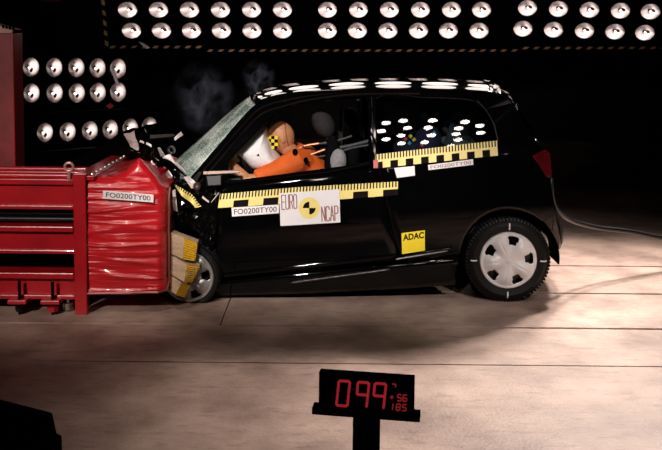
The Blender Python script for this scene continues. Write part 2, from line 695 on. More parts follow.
# greenhouse side frame
OUT = smooth_poly([(189, 180), (214, 151), (238, 123), (256, 105), (274, 97.5), (300, 93.5), (340, 91.5), (400, 90.5), (460, 91.5), (497, 94)], 4)
OUT = [(p.x, p.y) for p in [Vector((q[0], q[1], 0)) for q in OUT]] if False else [(p[0], p[1]) for p in OUT]
OUTR = [(p[0], p[1]) for p in smooth_poly([(497, 94), (508, 100), (521, 119), (534, 140), (540, 150)], 4)][1:]
LOW = [(520, 150), (497, 151.5), (440, 159), (376, 166.5), (320, 173.5), (258, 181), (221, 186), (205, 188), (190, 188)]
FW_ = [(229, 181.5), (229.5, 161), (236, 152.5), (250, 138), (265, 123), (280, 110.5), (293, 104.5), (330, 99.5), (367, 97), (369.5, 130), (369, 163)]
QW = [(375.5, 98), (420, 97), (455, 98), (474, 100.5), (485, 110), (493, 124), (498, 140), (497, 148.5), (440, 156), (376, 163.5)]
loop = OUT + OUTR + LOW
for mir in (False, True):
    mp = S_far if mir else S
    MB().tri_fill(loop, [FW_, QW], mp).build('window_frame', PAINT, car, solid=0.035, offset=0)
    side_grid([((376, 163.5), (375.5, 98)), ((408, 159.5), (420, 97)), ((440, 156), (455, 98)), ((470, 152), (474, 100.5)), ((483, 150.5), (485, 110)), ((491, 149.3), (493, 124)), ((497, 148.5), (498, 140))], 6, 14, off=-0.008, mirror=mir).build('quarter_window', GLASS, car, smooth=True)
    # window seals, thick and glossy so they catch highlight lines
    for lp, nm in ((FW_, 'door_window_seal'), (QW, 'quarter_window_seal')):
        pts = [mp(x, y, 0.012) for x, y in [(p[0], p[1]) for p in smooth_poly(lp, 3, True)]]
        MB().tube(pts + [pts[0]], 0.009, 8).build(nm, PAINT, car, smooth=True)
for off_, rr, dyp in ((0.016, 0.013, 5.0), (0.014, 0.016, 11.0)):  # added glossy tubes that catch highlight streaks on pillar and roof edge
    MB().tube([S(x + 0.35 * dyp, y + dyp * (0.85 if i < 16 else 0.85 * max(0.25, 1 - (i - 16) / 10)), off_) for i, (x, y) in enumerate(OUT[1:30])], rr, 8).build('highlight_tube', PAINT, car, smooth=True)
# thin steel tube drawing the glint: curved rear edge of quarter window
MB().tube([S(x, y, 0.02) for x, y in [(477, 100.5), (486, 110), (494, 124), (498, 141)]], 0.003, 6).build('window_glint', STEEL, car, smooth=True)
# B pillar channel
MB().tube([S(371.5, 97, 0.014), S(373, 130, 0.014), S(373.5, 164, 0.014)], 0.006, 6).build('pillar_trim', DSTEEL, car, smooth=True)


# roof skin: loft across the car between the two edge lines
def loft(edge, crown, nu, nv=28):
    """edge: px polyline; crown(t): vector added at the centre line"""
    b = MB()
    e = interp([tuple(S(x, y, -0.004)) for x, y in edge], nu)

    def fn(u, v):
        p = e[min(int(u * nu + 0.5), nu)]
        t = 2 * v - 1
        c = Vector(crown(u))
        k = 1 - abs(t) ** 2.3
        hw = W / 2 - p.y
        return Vector((p.x + c.x * k, W / 2 + t * hw, p.z + c.z * k))
    return b.grid(fn, nu, nv)


n1 = 4 * 3 + 1
loft(OUT[:n1], lambda u: (-0.27 + 0.19 * u, 0, -0.02 + 0.05 * u), 16).build('windscreen', CRACK, car, smooth=True, solid=0.006)
loft(OUT[n1 - 1:], lambda u: (-0.08 * (1 - u) ** 4 + 0.05 * u ** 6, 0, 0.035 + 0.02 * min(1, 2.5 * u)), 30).build('roof_panel', PAINT, car, smooth=True, solid=0.01)
loft([(497, 94), (508, 100), (514, 108)], lambda u: (0.05 + 0.03 * u, 0, 0.055 - 0.02 * u), 6).build('tailgate_spoiler', PAINT, car, smooth=True, solid=0.02)
loft([(514, 108), (521, 119), (534, 140)], lambda u: (0.09, 0, 0.03), 8).build('rear_window', GLASS, car, smooth=True, solid=0.004)
loft([(534, 140), (541, 150), (546, 170), (552, 205)], lambda u: (0.09, 0, 0.0), 10).build('tailgate', PAINT, car, smooth=True, solid=0.015)
loft([(553, 206), (560, 228), (560, 247), (550, 252)], lambda u: (0.10, 0, 0.0), 10).build('rear_bumper', BLACKG, car, smooth=True, solid=0.02)
# glossy tube added along the tail gate edge for its glints
MB().tube([S(x, y, 0.012) for x, y in [(498, 93), (506, 96), (513, 106), (524, 123), (534, 139)]], 0.004, 6).build('tailgate_glint', PAINT, car, smooth=True)

# tail lights
TL = [(532, 156), (539, 152), (546, 150), (550, 154), (552, 175), (549, 178), (545, 175), (539, 165)]
for mir in (False, True):
    mp = S_far if mir else S
    tl = MB().prism([mp(x, y, 0.016) for x, y in TL], [mp(x, y, -0.03) for x, y in TL]).build('tail_light', TAIL, car, bevel=0.006)
    tl['label'] = 'red tail light lens'
    MB().prism([mp(x, y, 0.02) for x, y in [(537, 155), (545, 153), (545, 160), (539, 161)]], [mp(x, y, 0.0) for x, y in [(537, 155), (545, 153), (545, 160), (539, 161)]]).build('lens_insert', mat('dark_red_lens', (0.08, 0.004, 0.006), 0.15), tl)

# floor pan, inner shell
fp = [at(212, 286, 0.1), at(300, 282, 0.1), at(400, 272, 0.1), at(456, 262, 0.1), at(540, 240, 0.1)]
MB().prism([(p.x, 0.08, p.z) for p in fp] + [(p.x, 0.08, p.z + 0.1) for p in reversed(fp)],
           [(p.x, W - 0.08, p.z) for p in fp] + [(p.x, W - 0.08, p.z + 0.1) for p in reversed(fp)]).build('floor_pan', BLACK, car)
# inner door and quarter lining (near and far)
for mir in (False, True):
    lining = MB()
    lp = [(222, 190), (300, 179), (374, 170), (440, 161), (500, 154), (530, 154), (538, 200), (520, 206), (480, 214), (458, 240), (450, 262), (330, 274), (216, 284)]
    lining.prism([(S_far if mir else S)(x, y, -0.03) for x, y in lp], [(S_far if mir else S)(x, y, -0.07) for x, y in lp])
    lining.build('inner_lining', BLACK, car)
# wheel housing
for wy in (0.08, W - 0.36):
    hc_ = at(509, 259, 0.1)
    b = MB().grid(lambda u, v: Vector((hc_.x + 0.335 * math.cos(R(-5 + 190 * u)), wy + 0.28 * v, hc_.z + 0.335 * math.sin(R(-5 + 190 * u)))), 32, 3)
    b.build('wheel_housing', BLACK, car, smooth=True, solid=0.008)


# ---- wheels
def hub_faces(R_, holes, hub_h, seg=150, rings=30):
    b = MB()
    idx = {}
    for j in range(rings + 1):
        r = R_ * j / rings
        for i in range(seg):
            th = 2 * math.pi * i / seg
            rr = j / rings
            h = 0.030 * (1 - rr ** 2.2)
            best = min(abs((th - a + math.pi) % (2 * math.pi) - math.pi) for a in holes)
            pet = math.sin(min(1, best / R(36)) * math.pi / 2) ** 1.4
            env = math.exp(-((rr - 0.62) / 0.26) ** 2)
            h += 0.020 * pet * env - 0.012 * (1 - pet) * env
            crease = abs(best - R(36))
            h -= 0.006 * math.exp(-(crease / 0.05) ** 2) * math.exp(-((rr - 0.5) / 0.22) ** 2)
            if rr > 0.9:
                h += 0.008 * math.sin((rr - 0.9) / 0.1 * math.pi)
            idx[(i, j)] = len(b.v)
            b.v.append(Vector((r * math.cos(th), -h * hub_h, r * math.sin(th))))
    for j in range(rings):
        for i in range(seg):
            i2 = (i + 1) % seg
            th = 2 * math.pi * (i + 0.5) / seg
            rr = (j + 0.5) / rings
            cut = False
            for a in holes:
                d = (th - a + math.pi) % (2 * math.pi) - math.pi
                # wedge shaped opening, wider outwards
                if 0.58 < rr < 0.88 and abs(d) * rr < 0.115 + 0.35 * (rr - 0.58) * (1 if rr < 0.82 else 0.75):
                    cut = True
            if not cut:
                b.f.append((idx[(i, j)], idx[(i2, j)], idx[(i2, j + 1)], idx[(i, j + 1)]))
    return b


HOLES = [R(a) for a in (79, 7, -65, -137, 151)]


def wheel(c, tyre_r, hub_r, rot=None, hubmat=HUB, flat=False, near=True, marks=False, face=True):
    c = Vector(c)
    rot = rot or Matrix.Identity(3)
    sgn = 1 if near else -1

    def T(v):
        v = Vector((v.x, v.y * sgn, v.z))
        p = c + rot @ v
        if flat and p.z < 0.004:
            p.z = 0.004
        return p
    ratio = hub_r
    b = MB()
    wd = 0.17
    prof = [(ratio - 0.012, 0.035), (ratio + 0.004, 0.006), (ratio + 0.03, 0.0), ((ratio + tyre_r) / 2, -0.004), (tyre_r - 0.03, 0.004), (tyre_r - 0.01, 0.018), (tyre_r, 0.035),
            (tyre_r, wd - 0.035), (tyre_r - 0.012, wd - 0.012), (tyre_r - 0.05, wd), (ratio, wd - 0.01), (ratio - 0.012, wd - 0.03)]
    b.lathe([(r, h) for r, h in prof], (0, 0, 0), (0, 1, 0), 72)
    # tread and shoulder blocks
    for k in range(72):
        a = 2 * math.pi * k / 72
        for (h0, h1) in ((0.012, 0.05), (0.056, 0.085), (0.091, 0.12), (0.126, 0.158)):
            a0, a1 = a + 0.012, a + 0.07
            rr0, rr1 = tyre_r - 0.012, tyre_r + 0.006
            pts0 = [(rr0 * math.cos(q), h, rr0 * math.sin(q)) for q, h in ((a0, h0), (a1, h0), (a1, h1), (a0, h1))]
            pts1 = [(rr1 * math.cos(q), h, rr1 * math.sin(q)) for q, h in ((a0, h0 + .006), (a1, h0 + .006), (a1, h1), (a0, h1))]
            b.prism(pts0, pts1)
    b.v = [T(v) for v in b.v]
    ty = b.build('tyre', RUBBER, car, smooth=True, angle=30)
    d = MB().lathe([(0.0005, 0.06), (hub_r - 0.012, 0.06), (hub_r - 0.012, 0.07), (0.0005, 0.07)], (0, 0, 0), (0, 1, 0), 40)
    d.v = [T(v) for v in d.v]
    d.build('wheel_disc', DSTEEL, car, smooth=True)
    if face:
        h = hub_faces(hub_r, HOLES, 1.0)
        h.v = [T(v + Vector((0, 0.012, 0))) for v in h.v]
        hb = h.build('hubcap', hubmat, car, smooth=True, solid=0.004, offset=0, angle=60)
        e = MB().ball((0, -0.03, 0), (0.022, 0.006, 0.022))
        e.v = [T(v + Vector((0, 0.012, 0))) for v in e.v]
        e.build('centre_badge', hubmat, hb, smooth=True)
    if marks:
        for a in (90, 0, -90, 180):
            q = R(a)
            e1, e2 = Vector((math.cos(q), 0, math.sin(q))), Vector((-math.sin(q), 0, math.cos(q)))
            b = MB()
            pr = [(hub_r + 0.018, -0.004), ((ratio + tyre_r) / 2, -0.009), (tyre_r - 0.026, 0.0)]
            b.grid(lambda u, v: e1 * (pr[int(v * 2 + .5)][0]) + e2 * ((u - 0.5) * 0.009) + Vector((0, pr[int(v * 2 + .5)][1] - 0.002, 0)), 1, 2)
            b.v = [T(v) for v in b.v]
            b.build('chalk_mark', WHITE, ty)
    return ty


wc = at(508.5, 261, 0.03)
wheel((wc.x, 0.03, 0.287), 0.281, 0.193, marks=True)
wheel((wc.x, W - 0.03, 0.287), 0.281, 0.193, near=False)
fwc = at(186.5, 277, -0.07)
wheel((fwc.x, -0.06, fwc.z), 0.214, 0.182, rot=Matrix.Rotation(R(-8), 3, 'Z') @ Matrix.Rotation(R(6), 3, 'X'), hubmat=HUBD, flat=True)
wheel((-1.45, W - 0.05, 0.28), 0.275, 0.193, near=False)
# axle
MB().tube([(wc.x, 0.15, 0.29), (wc.x, W - 0.15, 0.29)], 0.035, 10).build('rear_axle', DSTEEL, car, smooth=True)


# ---- crumpled front end
def hoodfn(u, v):
    # u: 0 at windscreen .. 1 at nose ; v: 0 near .. 1 far
    y = 0.06 + v * (W - 0.12)
    nearness = 1 - min(1, max(0, (y - 0.45) / 0.45))
    length = 1.0 - 0.62 * nearness
    bowx = 0.14 * (1 - (2 * v - 1) ** 2)
    x = -0.93 - bowx - u * length
    tri = max(0.0, min(u / 0.42, (1 - u) / 0.50, 1.0))
    z = 0.80 + (0.12 * nearness + 0.25 * (1 - nearness)) * tri - 0.02 * u
    q = noise.noise(Vector((x * 4, y * 3.5, 2.2))) * 0.035 + noise.noise(Vector((x * 8, y * 7, 5.2))) * 0.007
    k = min(1, 0.25 + 2 * u)
    return Vector((x + 0.5 * q * k, y, z + q * k))


MB().grid(hoodfn, 44, 48).build('crumpled_bonnet', mat('scuffed_black_paint', (0.002, 0.002, 0.0022), 0.9, spec=0.0, var=0.2), car, smooth=True, angle=60, solid=0.005)
# scuttle, bulkhead and engine mass under the bonnet
b = MB()
b.grid(lambda u, v: Vector((-0.80 - 0.50 * math.sin(math.pi * v) - 0.06 * noise.noise(Vector((u * 5, v * 5, 1))), 0.10 + u * (W - 0.2), 0.16 + 0.70 * v + 0.05 * noise.noise(Vector((u * 6, v * 6, 4))))), 24, 14)
b.build('bulkhead', BLACK, car, solid=0.02)
b = MB().ball((-1.42, 1.15, 0.5), (0.28, 0.35, 0.26), nu=24, nv=14)
b.v = [v + noise.noise_vector(v * 5) * 0.06 for v in b.v]
b.build('engine_block', DSTEEL, car)
b = MB()
b.grid(lambda u, v: Vector((-1.55 - 0.3 * math.sin(math.pi * v) * 0.6 + 0.03 * noise.noise(Vector((u * 7, v * 5, 9))), 0.78 + u * 0.8, 0.18 + 0.55 * v)), 20, 10)
b.build('front_bumper', BLACKG, car, solid=0.02)
b = MB()
b.grid(lambda u, v: Vector((-0.95 - 0.85 * u, W - 0.03 - 0.05 * abs(noise.noise(Vector((u * 6, v * 4, 3)))), 0.35 + 0.5 * v if u > .1 else .2 + .65 * v)), 18, 10)
b.build('front_fender', PAINT, car, solid=0.006)


def shard(name, pts, Y, m, th=0.006, crump=0.02, parent=car, n=5):
    """a bent sheet metal scrap: quad outline given by its picture corners and depths"""
    P = [at(p[0], p[1], Y + (p[2] if len(p) > 2 else 0)) for p in pts]
    b = MB()
    sd = random.random() * 50

    def fn(u, v):
        p = P[0].lerp(P[1], u).lerp(P[3].lerp(P[2], u), v)
        q = noise.noise_vector(p * 14 + Vector((sd, 0, 0)))
        return p + q * crump
    b.grid(fn, n, n)
    return b.build(name, m, parent, solid=th)


shard('torn_bonnet_edge', [(124, 135), (135, 131), (138, 150), (131, 146, 0.05)], 0.55, SCRAP)
shard('torn_sheet', [(136, 131), (150, 133), (146, 149), (139, 147)], 0.72, PAINT, crump=0.05)
shard('bent_wiper_arm', [(150, 135), (174, 134), (174, 136), (150, 139)], 0.6, DSTEEL, crump=0.005)
shard('washer_bracket', [(174, 138), (181, 132, 0.05), (183, 135), (175, 141)], 0.6, SCRAP, crump=0.006)
shard('bonnet_hinge', [(158, 149), (161, 148), (165, 157), (162, 157, 0.05)], 0.4, SCRAP, crump=0.015)
shard('scuttle_scrap', [(163, 157), (171, 157), (186, 173, -0.1), (178, 173)], 0.25, SCRAP, crump=0.03)
shard('inner_wing_scrap', [(184, 178), (190, 176), (199, 187), (190, 188)], 0.0, SCRAP, crump=0.012)
MB().lathe([(0.012, 0), (0.026, 0), (0.026, 0.015), (0.012, 0.015)], at(196.5, 186.5, -0.03), (0.3, 1, 0.1), 16).build('hinge_bush', STEEL, car, smooth=True)
MB().lathe([(0.02, 0), (0.03, 0), (0.03, 0.02), (0.02, 0.02)], at(170.5, 150.5, 0.55), (0.4, 1, 0.2), 16).build('hose_clip', STEEL, car, smooth=True)
shard('torn_fender_edge', [(172, 190), (175, 189), (178, 212), (174, 210)], -0.05, SCRAP, crump=0.01)
shard('inner_wing_panel', [(140, 150), (168, 162), (186, 190), (168, 186)], 0.2, PAINT, crump=0.07, n=9)
shard('inner_wing_panel', [(125, 148), (150, 150), (172, 180), (150, 170)], 0.42, PAINT, crump=0.08, n=9)
shard('a_pillar_scrap', [(193, 178), (200, 171), (202, 173), (196, 182)], -0.01, DSTEEL, crump=0.01)
for px, py, dx, dy in ((146, 142, 5, 3), (152, 160, 4, 5), (163, 166, 4, 6), (147, 166, 3, 3), (140, 140, 4, 2), (168, 170, 4, 5), (212, 201, 6, -9), (203, 196, 6, 5)):  # loose scraps, pale so they also give the bonnet edges their highlights
    shard('metal_fragment', [(px, py), (px + dx, py + dy), (px + dx, py + dy + 2), (px - 1, py + 2)], 0.12 if px < 180 else -0.04, SCRAP, th=0.004, crump=0.008, n=3)
# little dust of broken bits thrown up over the scuttle
# mirror stub on the door
MB().prism([S(x, y, 0.03) for x, y in [(203, 171), (240, 170), (240, 173), (203, 175)]], [S(x, y, 0.0) for x, y in [(203, 171), (240, 170), (240, 173), (203, 175)]]).build('mirror_arm', mat('pale_mirror_arm', (0.17, 0.105, 0.08), 0.4, 0.3, var=0.1), car, bevel=0.004)
MB().prism([S(x, y, 0.05) for x, y in [(205, 175), (222, 174), (222, 186), (207, 187)]], [S(x, y, -0.02) for x, y in [(205, 175), (222, 174), (222, 186), (207, 187)]]).build('mirror_base', BLACKG, car, bevel=0.01)


# ---- measuring tapes
def tape(top, bot, ticks, squares, name='measuring_tape', off=0.006, sq0=0, mapper=None, sqh=0.45):
    mp = mapper or S
    T_ = interp([(p[0], p[1], 0) for p in top], 60)
    B_ = interp([(p[0], p[1], 0) for p in bot], 60)

    def pix(u, v):
        s = max(0, min(59.999, u * 60))
        k = int(s)
        t = s - k
        a = T_[k].lerp(T_[k + 1], t)
        c = B_[k].lerp(B_[k + 1], t)
        p = c.lerp(a, v)
        return p.x, p.y
    b = MB().grid(lambda u, v: mp(*pix(u, v), off), 40, 4)
    tp = b.build(name, YEL, car, solid=0.001)
    tk = MB()
    for i in range(ticks):
        u0 = (i + 0.12) / ticks
        u1 = (i + 0.55) / ticks
        tk.grid(lambda u, v: mp(*pix(u0 + (u1 - u0) * u, 0.60 + 0.40 * v), off + 0.0015), 1, 2)
    tk.build('tick_marks', INK, tp)['kind'] = 'stuff'
    for i in range(squares):
        u0, u1 = (i + 0.5 * sq0) / squares, (i + 0.5 + 0.5 * sq0) / squares
        MB().grid(lambda u, v: mp(*pix(u0 + (u1 - u0) * u, sqh * v), off + 0.0015), 2, 2).build('square_mark', INK, tp)
    return tp


tape([(220, 194), (300, 187), (398, 181.5)], [(218, 208), (300, 202.5), (398, 195)], 56, 6, sq0=1)['label'] = 'yellow and black measuring tape along the door'
tape([(375, 154.5), (497, 140.5)], [(375, 168.5), (498, 155.5)], 40, 8, sq0=0, off=0.024)['label'] = 'yellow and black measuring tape below the quarter window'


def wavy(px, py, off):
    p = S(px, py, off)
    return p + Vector((0, -0.05 - 0.03 * math.sin(px * 0.35), 0))


tape([(175, 184), (184, 186), (203, 204)], [(177, 187), (188, 198), (196, 207)], 13, 1, mapper=wavy, sqh=0.02)['label'] = 'bent end of measuring tape on the crushed fender'


# red marker at the tape's front end
MB().prism([S(x, y, 0.032) for x, y in [(373.5, 160), (378, 160), (378, 168), (373.5, 168)]], [S(x, y, 0.0) for x, y in [(373.5, 160), (378, 160), (378, 168), (373.5, 168)]]).build('red_marker', mat('red_marker', (0.5, 0.015, 0.01), 0.4), car)


def card(corners, name, m, off=0.012, mapper=S, parent=car, th=0.004):
    b = MB().grid(lambda u, v: mapper(*bilin(corners, u, v), off), 6, 4)
    return b.build(name, m, parent, solid=th)


def on_card(corners, rect, off, mapper=S):
    u0, v0, u1, v1 = rect
    return lambda u, v: mapper(*bilin(corners, u0 + (u1 - u0) * u, v0 + (v1 - v0) * v), off)


# main placard: EURO NCAP with a round target
C1 = [(279.3, 193.2), (339.3, 189.2), (340.4, 222.4), (280.4, 226.0)]
pl = card(C1, 'placard', WHITE, off=0.018)
pl['label'] = 'white placard reading EURO NCAP with round yellow target'
# thin condensed capitals drawn as strokes in a unit cell
STROKES = {
    'E': [[(1, 1), (0, 1), (0, 0), (1, 0)], [(0, .52), (.8, .52)]],
    'U': [[(0, 1), (0, .12), (.25, 0), (.75, 0), (1, .12), (1, 1)]],
    'R': [[(0, 0), (0, 1), (.75, 1), (1, .9), (1, .6), (.75, .5), (0, .5)], [(.55, .5), (1, 0)]],
    'O': [[(0, .12), (0, .88), (.25, 1), (.75, 1), (1, .88), (1, .12), (.75, 0), (.25, 0), (0, .12)]],
    'N': [[(0, 0), (0, 1), (1, 0), (1, 1)]],
    'C': [[(1, .8), (1, .88), (.75, 1), (.25, 1), (0, .88), (0, .12), (.25, 0), (.75, 0), (1, .12), (1, .2)]],
    'A': [[(0, 0), (.5, 1), (1, 0)], [(.2, .35), (.8, .35)]],
    'P': [[(0, 0), (0, 1), (.75, 1), (1, .9), (1, .58), (.75, .48), (0, .48)]],
}


def stroke_text(word, mapper, wdt, name, m, parent, gap=0.35, aspect=0.2):
    """mapper takes unit square; wdt: stroke half width in unit height"""
    b = MB()
    n = len(word)
    cell = 1.0 / (n + (n - 1) * gap)
    for i, ch in enumerate(word):
        x0 = i * cell * (1 + gap)
        for line in STROKES[ch]:
            for (ax, ay), (bx, by) in zip(line, line[1:]):
                A, B = Vector((x0 + ax * cell, ay, 0)), Vector((x0 + bx * cell, by, 0))
                d = Vector(((B - A).x / aspect, (B - A).y, 0))
                if d.length < 1e-6:
                    continue
                d.normalize()
                nn = Vector((-d.y * aspect, d.x, 0)) * wdt
                e = Vector((d.x * aspect, d.y, 0)) * wdt * 0.8
                b.poly([mapper(*((A - nn - e).xy)), mapper(*((B - nn + e).xy)), mapper(*((B + nn + e).xy)), mapper(*((A + nn - e).xy))])
    return b.build(name, m, parent, weld=False)


stroke_text('EURO', on_card(C1, (0.035, 0.50, 0.285, 0.93), 0.022), 0.032, 'lettering', INKB, pl, aspect=1.0)
stroke_text('NCAP', on_card(C1, (0.695, 0.07, 0.965, 0.50), 0.022), 0.032, 'lettering', INKB, pl, aspect=1.0)


def disc_card(cx, cy, r, m, name, off, parent, a0=0, a1=360, mapper=S, sy=1.0):
    b = MB()
    pts = [mapper(cx + r * math.cos(R(a0 + (a1 - a0) * k / 40)), cy - sy * r * math.sin(R(a0 + (a1 - a0) * k / 40)), off) for k in range(41 if a1 - a0 < 360 else 40)]
    if a1 - a0 < 360:
        pts = [mapper(cx, cy, off)] + pts
    b.poly(pts)
    return b.build(name, m, parent, weld=False)


disc_card(309.3, 208, 10.7, YEL, 'target_disc', 0.021, pl)
disc_card(309.3, 208, 6.3, INK, 'target_quadrant', 0.0225, pl, 90, 180)
disc_card(309.3, 208, 6.3, INK, 'target_quadrant', 0.0225, pl, 270, 360)
# number labels
C2 = [(231.5, 207.6), (279, 204.6), (279, 213.2), (232, 216.6)]
c2 = card(C2, 'number_label', WHITE)
text_on('FO0200TY00', on_card(C2, (0.05, 0.2, 0.95, 0.8), 0.016), 'lettering', INK, c2)
C3 = [(428, 165), (473, 159.2), (473.4, 164.8), (428.5, 170.2)]
c3 = card(C3, 'number_label', WHITE, off=0.026)
text_on('FO0200TY00', on_card(C3, (0.05, 0.2, 0.95, 0.8), 0.03), 'lettering', INKB, c3)
C4 = [(394, 168), (414.5, 166), (415, 175.5), (397, 178)]
card(C4, 'blank_label', WHITE, off=0.024)
C5 = [(401.5, 233.2), (424.8, 230.2), (424.9, 250.5), (402, 254)]
c5 = card(C5, 'sponsor_sticker', YELS)
c5['label'] = 'yellow square sticker with black letters ADAC'
uvf = on_card(C5, (0.06, 0.62, 0.96, 0.93), 0.016)
text_on('ADAC', uvf, 'lettering', INK, c5, bold=0.03)

# ---- cabin
DY = 0.42                                       # driver's centre line
# dashboard and steering wheel
b = MB()
dprof = [at(x, y, 0.4) for x, y in [(200, 190), (212, 172), (232, 166), (246, 172), (250, 186), (240, 215), (215, 225)]]
b.prism([(p.x, 0.12, p.z) for p in dprof], [(p.x, W - 0.12, p.z) for p in dprof])
b.build('dashboard', SEATD, car, bevel=0.02)
swc = at(247, 162, DY)
ax = Vector((0.88, 0, 0.42)).normalized()
e1 = Vector((0, 1, 0))
e2 = ax.cross(e1)
MB().tube([swc + e1 * 0.18 * math.cos(R(a)) + e2 * 0.18 * math.sin(R(a)) for a in range(0, 361, 12)], 0.014, 8).build('steering_wheel', BLACKG, car, smooth=True)
MB().tube([swc, swc - ax * 0.3], 0.025, 8).build('steering_column', BLACKG, car, smooth=True)

# airbag: a puffed cushion
AB = smooth_poly([Vector((x, y, 0)) for x, y in [(235, 150), (249, 139), (265, 127), (268, 133), (274, 147), (284, 166), (272, 168), (258, 168.5), (245, 160)]], 4, True)
cx, cy = sum(p.x for p in AB) / len(AB), sum(p.y for p in AB) / len(AB)
b = MB()


def abf(u, v):
    k = int(round(u * len(AB))) % len(AB)
    ph = math.pi * (v * 0.996 + 0.002)
    s = math.sin(ph) ** 0.55
    Y = DY - 0.24 * math.cos(ph)
    p = at(cx + (AB[k].x - cx) * s, cy + (AB[k].y - cy) * s, DY)
    q = noise.noise(Vector((p.x * 12, Y * 12, p.z * 12))) * 0.008
    return Vector((p.x + q, Y, p.z + q))


b.grid(abf, len(AB), 22, True)
ab = b.build('airbag', AIRBAG, car, smooth=True)
ab['label'] = 'white inflated driver airbag'


# seats
def seat(xb, yc, recl, parent, base_z, m, ml):
    """bucket seat: xb is the hinge"""
    up = Vector((math.sin(recl), 0, math.cos(recl)))
    fr = Vector((-math.cos(recl), 0, math.sin(recl)))
    o = Vector((xb, yc, base_z))

    def back(u, v):
        t = v * 0.46
        a = 2 * math.pi * u
        wd_ = 0.24 - 0.05 * v
        th_ = 0.075 - 0.015 * v
        k = min(1, math.sin(math.pi * (0.03 + 0.94 * v)) ** 0.35)
        return o + up * t + Vector((0, wd_ * k * math.copysign(abs(math.cos(a)) ** 0.6, math.cos(a)), 0)) + fr * (th_ * k * math.copysign(abs(math.sin(a)) ** 0.6, math.sin(a)))
    MB().grid(back, 28, 18, True).build('seat_back', m, parent, smooth=True)

    def cush(u, v):
        a = 2 * math.pi * u
        k = min(1, math.sin(math.pi * (0.03 + 0.94 * v)) ** 0.35)
        return o + Vector((-0.5 * v + 0.05, 0.24 * k * math.copysign(abs(math.cos(a)) ** 0.6, math.cos(a)), 0.02 + 0.03 * v + 0.07 * k * math.copysign(abs(math.sin(a)) ** 0.6, math.sin(a))))
    MB().grid(cush, 28, 18, True).build('seat_cushion', ml, parent, smooth=True)
    return o, up, fr


hr = at(323.5, 124, DY)
recl = R(14)
o1, up1, fr1 = seat(at(336, 196, DY).x, DY, R(-4), car, at(336, 196, DY).z - 0.02, SEAT, SEAT)
seat(at(346, 190, W - DY).x + 0.02, W - DY, R(6), car, at(336, 196, DY).z - 0.02, SEAT, SEAT)
rt = Matrix.Rotation(R(-28), 3, 'Y')
MB().ball(hr, (0.075, 0.13, 0.115), rt).build('headrest', mat('grey_headrest_cloth', (0.035, 0.031, 0.033), 0.9, var=0.25, scale=40, spec=0.1), car, smooth=True)
MB().tube([hr + Vector((0.03, -0.06, -0.09)), hr + Vector((0.06, -0.06, -0.22))], 0.007, 6).build('headrest_post', STEEL, car, smooth=True)
hr2 = at(352, 118, W - DY)
MB().ball(hr2, (0.06, 0.12, 0.09), rt).build('headrest', SEAT, car, smooth=True)
# pale bolster of the seat back
MB().ball(at(337, 163, DY - 0.16), (0.065, 0.06, 0.10), Matrix.Rotation(R(10), 3, 'Y')).build('seat_bolster', SEATL, car, smooth=True)
# far pillar trim and belt
MB().tube([at(341.5, 97, 1.3), at(340, 152, 1.42)], 0.02, 8).build('far_pillar_trim', SEATL, car, smooth=True)
MB().tube([at(358, 100, 1.3), at(366, 150, 1.42)], 0.012, 8).build('far_belt', STRAP, car, smooth=True)
# instrument cables and straps running back from the dummy
for pts, r in (([(303, 147), (314, 144), (330, 143), (352, 136)], 0.008), ([(309, 156), (325, 150), (350, 146), (369, 141)], 0.014), ([(312, 158), (330, 155), (352, 148), (369, 145)], 0.008)):
    MB().tube([at(x, y, 0.34) for x, y in pts], r, 8).build('belt_strap', STRAP, car, smooth=True)
for pts in ([(296, 150), (302, 147)], [(304, 146), (319, 143.5)], [(310, 155), (325, 149.5)]):
    MB().tube([at(pts[0][0], pts[0][1], 0.31), at(pts[1][0], pts[1][1], 0.31)], 0.008, 8).build('cable_plug', mat('copper_plug', (0.45, 0.2, 0.1), 0.35, 0.5), car, smooth=True)
# rear bench
rb = at(470, 190, 0.8)
MB().box((rb.x - 0.06, 0.16, 0.5), (rb.x + 0.06, W - 0.16, rb.z + 0.30)).build('rear_seat_back', SEATD, car, bevel=0.04)
MB().box((rb.x - 0.5, 0.16, 0.42), (rb.x - 0.04, W - 0.16, 0.58)).build('rear_seat_cushion', SEATD, car, bevel=0.04)
for px, py, Y in ((430, 109, 1.15),):
    MB().ball(at(px, py, Y), (0.05, 0.12, 0.075)).build('headrest', SEATD, car, smooth=True)

